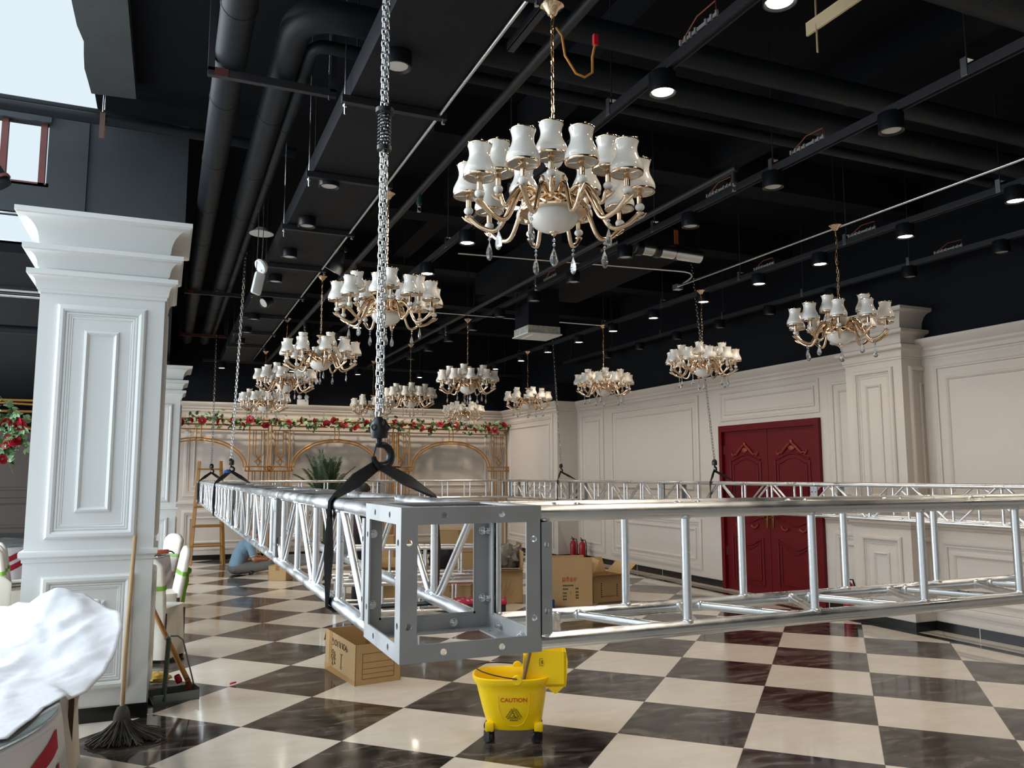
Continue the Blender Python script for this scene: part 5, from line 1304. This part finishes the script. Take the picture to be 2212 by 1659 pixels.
for ch in [c for c in NOBOW.children if c.name.startswith('ribbon')]:
    for g in list(ch.children): bpy.data.objects.remove(g)
    bpy.data.objects.remove(ch)
def banquet_table(label, cx, cy, r, runner, sd):
    t = thing('banquet_table', label, 'table', (cx, cy, 0), 0)
    mb = MB(); n = 120
    prof = [(.745, .0), (.745, r-.01), (.735, r+.004), (.70, r+.01), (.5, r+.03), (.25, r+.05), (.03, r+.07)]
    vs = []; fs = []
    for (z, rr) in prof:
        k = max(0, (.735-z)/.7)
        for j in range(n):
            a = 2*pi*j/n; w = 1+k*.045*sin(a*17+2*sin(a*3))*1.0; vs.append((max(rr, .001)*cos(a)*w, max(rr, .001)*sin(a)*w, z))
    for i in range(len(prof)-1):
        for j in range(n): fs.append((i*n+j, i*n+(j+1) % n, (i+1)*n+(j+1) % n, (i+1)*n+j))
    mb.add(vs, fs); mb.build('table_skirt', M_cloth, t, 60)
    mb = MB(); mb.lathe([(0, .748), (r-.004, .748), (r, .752), (r, .757), (r-.004, .76), (0, .76)], 96)
    mb.build('glass_top', mat('green_edged_glass', (.82, .93, .90, 1), .03, trans=.8, ior=1.45), t, 40)
    if runner:
        # square overlay cloth: crimson with white border, corner hanging over the edge
        def surf(s, d, off):
            """s along rim (m), d drop below rim (m)"""
            a = runner+s/r; k = d/.7; w = 1+k*.045*sin(a*17+2*sin(a*3)); rr = (r+.012+.06*k)*w+off; return (rr*cos(a), rr*sin(a), .742-d)
        def d0(q): return .012+max(0, .10-q)*.42
        mb = MB(); mb.grid(lambda u, v: surf(-.75+.87*u, .012+v*(.30+.5*(1-u)), .004), 50, 14); mb.build('overlay_cloth', M_cloth, t, 60)
        for (lo, hi) in ((.012, .085), (.135, .21)):
            mb = MB(); mb.grid(lambda u, v: surf(-.72+.84*u, d0(-.72+.84*u)+lo+(hi-lo)*v, .009), 50, 6); mb.build('crimson_stripe', M_crimson, t, 60)
    mb = MB(); mb.lathe([(0, .0), (.25, 0), (.25, .02), (.04, .05), (.04, .70), (.3, .72), (.3, .735), (0, .735)], 20); mb.build('pedestal', M_woodleg, t, 40)
    return t
banquet_table('round banquet table with glass top and crimson striped cloth at the bottom left corner', -1.25, 3.82, .90, -.30, 1)
banquet_table('round glass topped banquet table behind the left pillar', -.62, 10.75, .72, None, 2)
banquet_table('round banquet table with crimson striped cloth at the far left edge', -2.3, 13.4, .85, -.9, 3)
t = thing('hand_tool', 'orange handled power tool lying on the glass table behind the pillar', 'tool', (.02, 10.62, .765), .3)
m = MB(); m.bx(-.09, .07, -.025, .025, .0, .05, bev=.01); m.build('tool_body', mat('orange_plastic', rgb(206, 110, 78), .5), t, 30)
m = MB(); m.tube([(.07, 0, .03), (.11, .0, .02), (.13, -.02, -.002)], .008, 6); m.build('cord', M_blackplastic, t, 40)

# rumpled white sheet thrown over the table and the chair backs
def sheet():
    mb = MB(); nu, nv = 110, 120
    # outline of the spread sheet: left edge (far out of view) to right edge, v runs from the camera to the pillar
    rightE = [(-.465, 3.40, .772), (-.42, 3.60, .772), (-.40, 3.80, .768), (-.345, 3.97, .745), (-.275, 4.17, .72), (-.215, 4.38, .77), (-.185, 4.62, .82), (-.17, 4.85, .87), (-.19, 5.03, .915), (-.29, 5.22, .955), (-.40, 5.38, 1.0), (-.50, 5.60, .93), (-.60, 5.9, .86), (-.74, 6.22, .83)]
    def E(v):
        q = v*(len(rightE)-1); i = min(int(q), len(rightE)-2); return V(rightE[i]).lerp(V(rightE[i+1]), q-i)
    def f(u, v):
        e = E(v); x = -2.35+(e.x+2.35)*u; y = e.y+(1-u)*(.05 if v < .5 else .15)*sin(v*pi)
        base = .770
        # two tented ridges over the chair backs, falling away to the right edge
        r1 = .235*math.exp(-((x+.46)/.20)**2-((y-5.36)/.34)**2); r2 = .10*math.exp(-((x+.62)/.3)**2-((y-5.9)/.5)**2); r3 = .09*math.exp(-((x+.33)/.16)**2-((y-4.72)/.22)**2)
        z = base+r1+r2+r3+.05*max(0, min(1, (y-4.5)/.8))
        k = u**9; z = z*(1-k)+e.z*k
        nz = noise.noise(V((x*3.1, y*2.7, 1.3)))*.030+noise.noise(V((x*8+y*3, y*6-x*4, 4.1)))*.016-abs(noise.noise(V((x*11-y*7, y*9+x*5, 2.2))))*.014
        rg = abs(noise.noise(V((x*4.2-y*1.7, y*2.9+x*2.2, 7.7))))
        amt = .35+.65*max(0, min(1, (y-3.9)/.9)); z += (nz+(.5-rg)*.055-.008)*amt*(1-.3*k)
        if y < 3.9: z = max(z, .7635)
        z = max(z, .7635 if (x+1.25)**2+(y-3.82)**2 < .86 else .55)
        return (x, y, z)
    mb.grid(f, nu, nv); o = mb.build('white_sheet', M_cloth, None, 80)
    s = o.modifiers.new('thickness', 'SOLIDIFY'); s.thickness = .004; s.offset = 1
    tag(o, 'rumpled white sheet thrown over the table and chairs at the bottom left', 'sheet')
sheet()
# ---------------------------------------------------------------- people
M_skin = mat('skin', rgb(176, 118, 92), .55, bump=.05, bscale=60)
M_hair = mat('black_hair', rgb(24, 20, 19), .6, var=.2, vscale=60)
def skin_obj(name, m, parent, joints, edges, root=0, sub=3):
    """joints = [(co, rx, ry)]"""
    me = bpy.data.meshes.new(name); me.from_pydata([j[0] for j in joints], edges, []); me.materials.append(m)
    o = bpy.data.objects.new(name, me); COL.objects.link(o)
    if parent is not None: o.parent = parent
    sk = o.modifiers.new('skin', 'SKIN'); sk.use_smooth_shade = True
    if not me.skin_vertices: bpy.context.view_layer.objects.active = o
    for i, j in enumerate(joints):
        v = me.skin_vertices[0].data[i]; v.radius = (j[1], j[2] if len(j) > 2 else j[1]); v.use_root = (i == root)
    if sub: s = o.modifiers.new('subsurf', 'SUBSURF'); s.levels = sub; s.render_levels = sub
    return o
def blob(name, m, parent, limbs, balls=(), voxel=.013, sm=6, zmin=None):
    """one continuous surface grown from tapered limbs and rounded masses"""
    mb = MB()
    for pts, rad in limbs:
        P = [V(p) for p in pts]; Q = []; Rr = []
        for i in range(len(P)-1):
            for k in range(6): Q.append(P[i].lerp(P[i+1], k/6)); Rr.append(rad[i]+(rad[i+1]-rad[i])*k/6)
        Q.append(P[-1]); Rr.append(rad[-1]); mb.tube(Q, Rr, 14); mb.ball(P[0], rad[0], 12, 8)
        for p, r_ in zip(P[1:], rad[1:]): mb.ball(p, r_*.99, 12, 8)
    for c, r_, sc in balls: mb.ball(c, r_, 18, 12, sc)
    if zmin is not None: mb.v = [(x, y, max(z, zmin)) for (x, y, z) in mb.v]
    o = mb.build(name, m, parent, 80)
    r_ = o.modifiers.new('remesh', 'REMESH'); r_.mode = 'VOXEL'; r_.voxel_size = voxel; r_.use_smooth_shade = True
    s = o.modifiers.new('smooth', 'SMOOTH'); s.factor = .5; s.iterations = sm
    return o
def chain_edges(*chains):
    e = []
    for c in chains: e += [(c[i], c[i+1]) for i in range(len(c)-1)]
    return e
def head_mesh(R_=.098):
    mb = MB()
    def f(u, v):
        a = 2*pi*u; b_ = pi*v; x, y, z = sin(b_)*cos(a), sin(b_)*sin(a), -cos(b_)
        w = .78+.12*max(0, z); jaw = 1-.28*max(0, -z-.1)
        X = x*R_*.80*jaw*w*1.15; Y = y*R_*1.0*(jaw*.5+.5); Z = z*R_*1.22
        if y < 0:   # face side is -Y
            Y -= .022*math.exp(-(x/.16)**2-((z+.12)/.22)**2)*(-y) + .010*math.exp(-(x/.3)**2-((z+.78)/.2)**2)
            Y += .010*(math.exp(-((abs(x)-.36)/.16)**2-((z-.10)/.13)**2)) - .006*math.exp(-(x/.22)**2-((z+.45)/.08)**2)
        return (X, Y, Z)
    mb.grid(f, 32, 24)
    for s in (-1, 1): mb.ball((s*.083, .01, -.01), .026, 10, 6, (.35, .7, 1.15))
    return mb
def hair_mb(R_=.098, low=-.15):
    mb = MB()
    def f(u, v):
        a = 2*pi*u; fr = max(0, -sin(a)); lo = low+(.55)*fr**1.0; b_ = pi*(v*(1-(lo+1)/2*1.0)); z = cos(b_); x, y = sin(b_)*cos(a), sin(b_)*sin(a)
        k = 1.09+.02*noise.noise(V((x*9, y*9, z*9))); return (x*R_*.86*k*1.02, y*R_*1.02*k, z*R_*1.2*k)
    mb.grid(f, 32, 16); return mb
def head(parent, M, low=-.15):
    mb = MB(); h = head_mesh(); o = h.build('head', M_skin, parent, 70); o.matrix_local = M
    e = MB()
    for s in (-1, 1): e.ball((s*.034, -.079, .012), .012, 10, 6)
    e.build('eyes', mat('eye_white', rgb(220, 215, 208), .2), o, 60)
    m = MB(); m.tube([(-.024, -.090, -.052), (0, -.096, -.054), (.024, -.090, -.052)], .005, 6); m.build('mouth', mat('lip', rgb(140, 78, 68), .5), o, 50)
    hh = hair_mb(low=low).build('hair', M_hair, o, 60)
    return o
def hand(parent, M, curl=.5):
    """palm along +X, thumb on the +Y side"""
    J = [((0, 0, 0), .022, .014), ((.045, .0, 0), .030, .013), ((.085, 0, .0), .030, .012)]; E_ = [(0, 1), (1, 2)]
    o = skin_obj('hand', M_skin, parent, J, E_, 0, 2); o.matrix_local = M
    for i, (y, l) in enumerate(((.027, .070), (.009, .080), (-.009, .074), (-.026, .058))):
        p = V((.085, y, 0)); Jf = [(p, .0085)]; a = 0
        for k, q in enumerate((.45, .32, .23)):
            a += curl*(.9+.1*i); p = p+V((cos(a)*l*q, 0, -sin(a)*l*q)); Jf.append((p, .0085-.001*k))
        skin_obj('finger', M_skin, o, [((.07, y, 0), .009)]+Jf, [(k, k+1) for k in range(4)], 0, 1)
    skin_obj('thumb', M_skin, o, [((.02, .018, -.004), .011), ((.045, .045, -.012), .0105), ((.068, .052, -.024), .0095), ((.086, .046, -.034), .008)], [(0, 1), (1, 2), (2, 3)], 0, 1)
    return o
# seated person: cross-legged on the floor, back to the left, bent over work on the right
p = thing('person', 'person in a light blue shirt sitting cross legged on the floor, working with both hands', 'person', (1.24, 14.9, 0), R(0))
ph, ch, nk = V((0, 0, .12)), V((.10, 0, .46)), V((.20, 0, .60))
shL, shR = V((.17, .18, .53)), V((.17, -.18, .53)); elL, elR = V((.26, .24, .28)), V((.235, -.25, .27)); wrL, wrR = V((.47, .10, .25)), V((.465, -.10, .235))
hipL, hipR = V((.02, .10, .11)), V((.02, -.10, .11)); knL, knR = V((.46, .26, .17)), V((.50, -.24, .16)); anL, anR = V((.22, -.06, .06)), V((.25, .06, .065)); toL, toR = V((.20, -.20, .05)), V((.22, .20, .05))
body = blob('body', M_skin, p, [([ph, ch, nk, nk+V((.05, 0, .07))], [.12, .12, .055, .05]), ([shL, elL, wrL], [.055, .042, .028]), ([shR, elR, wrR], [.055, .042, .028]),
    ([hipL, knL, anL, toL], [.08, .055, .04, .035]), ([hipR, knR, anR, toR], [.08, .055, .04, .035])])
M_shirt = mat('light_blue_cotton', rgb(116, 142, 160), .8, var=.06, vscale=7, bump=.25, bscale=12)
blob('shirt', M_shirt, p, [([ph+V((-.02, 0, .06)), ph.lerp(ch, .55)+V((-.035, 0, 0)), ch, nk+V((-.01, 0, -.03))], [.135, .14, .145, .075]), ([shL, shL.lerp(elL, .72)], [.078, .066]), ([shR, shR.lerp(elR, .72)], [.078, .066]), ([shL, shR], [.07, .07])],
    [(ph.lerp(ch, .5)+V((-.04, 0, 0)), .16, (.8, 1.1, 1.2)), (ph+V((-.02, 0, .05)), .15, (.95, 1.15, .75))])
m = MB()
for a, b_ in ((shL, elL), (shR, elR)):
    q = a.lerp(b_, .80); m.lathe([(.052, -.012), (.057, -.01), (.057, .008), (.052, .01)], 14, align(q, b_))
m.build('sleeve_cuff', mat('pale_cuff', rgb(200, 196, 180), .8), p, 40)
M_trous = mat('grey_trousers', rgb(96, 94, 92), .8, var=.1, vscale=8, bump=.25, bscale=14)
blob('trousers', M_trous, p, [([hipL, hipL.lerp(knL, .5), knL, anL.lerp(knL, .15)], [.10, .09, .078, .058]), ([hipR, hipR.lerp(knR, .5), knR, anR.lerp(knR, .15)], [.10, .09, .078, .058])], [(ph+V((-.02, 0, -.01)), .15, (1.0, 1.25, .75))], zmin=.008)
for a, c in ((toL, anL), (toR, anR)): m = MB(); m.ball((c.x*.3+a.x*.7, c.y*.3+a.y*.7, .05), .06, 12, 8, (.75, 1.7, .7)); m.build('shoe', M_blackplastic, p, 60)
head(p, TR(.285, 0, .715) @ RZ(pi/2) @ RX(.75))
for w, s in ((wrL, -1), (wrR, 1)): hand(p, TR(*w) @ RZ(s*.25) @ RY(.15) @ Matrix.Diagonal((1, -s, 1, 1)), .55)
m = MB(); m.tube([(.54, -.06, .25), (.53, -.05, .29), (.555, -.03, .32)], .006, 6); o = m.build('cable_tie', M_white, None, 50); o.location = (1.24, 14.9, 0); tag(o, 'small white cable held in the hands of the seated person', 'cable')
# standing person behind the left truss
p = thing('person', 'person with black hair in a dark maroon top standing behind the left truss', 'person', (2.47, 11.03, 0), R(70))
J = [((0, 0, .86), .13, .10), ((0, 0, 1.02), .125, .09), ((0, -.02, 1.22), .155, .10), ((0, -.015, 1.33), .052), ((0, -.02, 1.39), .05),
     ((.17, -.01, 1.25), .058), ((.22, -.02, .98), .042), ((.18, -.20, .84), .03), ((-.17, -.01, 1.25), .058), ((-.22, -.02, .98), .042), ((-.18, -.20, .84), .03),
     ((.09, 0, .80), .085), ((.10, -.01, .44), .06), ((.10, .02, .09), .042), ((.11, -.12, .04), .035), ((-.09, 0, .80), .085), ((-.10, -.01, .44), .06), ((-.10, .02, .09), .042), ((-.11, -.12, .04), .035)]
def pts_(*ix): return [J[i][0] for i in ix], [J[i][1] for i in ix]
blob('body', M_skin, p, [([(0, 0, .86), (0, 0, 1.02), (0, -.02, 1.22), (0, -.015, 1.33), (0, -.02, 1.40)], [.11, .105, .11, .052, .05]), pts_(5, 6, 7), pts_(8, 9, 10), pts_(11, 12, 13, 14), pts_(15, 16, 17, 18)], [((0, -.015, 1.2), .14, (1.15, .75, .9))])
blob('top', mat('dark_maroon_cloth', rgb(54, 24, 32), .8, bump=.25, bscale=12), p, [([(0, 0, .84), (0, 0, 1.02), (0, -.02, 1.2), (0, -.015, 1.31)], [.125, .12, .125, .07]), ([(.16, -.01, 1.25), (.225, -.02, .98), (.2, -.12, .9)], [.075, .06, .05]), ([(-.16, -.01, 1.25), (-.225, -.02, .98), (-.2, -.12, .9)], [.075, .06, .05])], [((0, -.01, 1.2), .155, (1.2, .75, .9)), ((0, 0, .88), .16, (1.1, .8, .9))])
blob('trousers', mat('black_trousers', rgb(30, 29, 33), .8, bump=.2, bscale=14), p, [([(.08, 0, .84), (.10, -.01, .44), (.10, .02, .08)], [.105, .075, .065]), ([(-.08, 0, .84), (-.10, -.01, .44), (-.10, .02, .08)], [.105, .075, .065])], [((0, 0, .84), .15, (1.1, .8, .8))])
for s in (-1, 1): m = MB(); m.ball((s*.105, -.05, .045), .06, 12, 8, (.75, 1.9, .75)); m.build('shoe', M_blackplastic, p, 60)
head(p, TR(0, -.035, 1.465) @ RX(.15), -.3)
for s in (-1, 1): hand(p, TR(s*.18, -.20, .84) @ RZ(-pi/2) @ RY(.3) @ Matrix.Diagonal((1, s, 1, 1)), .4)
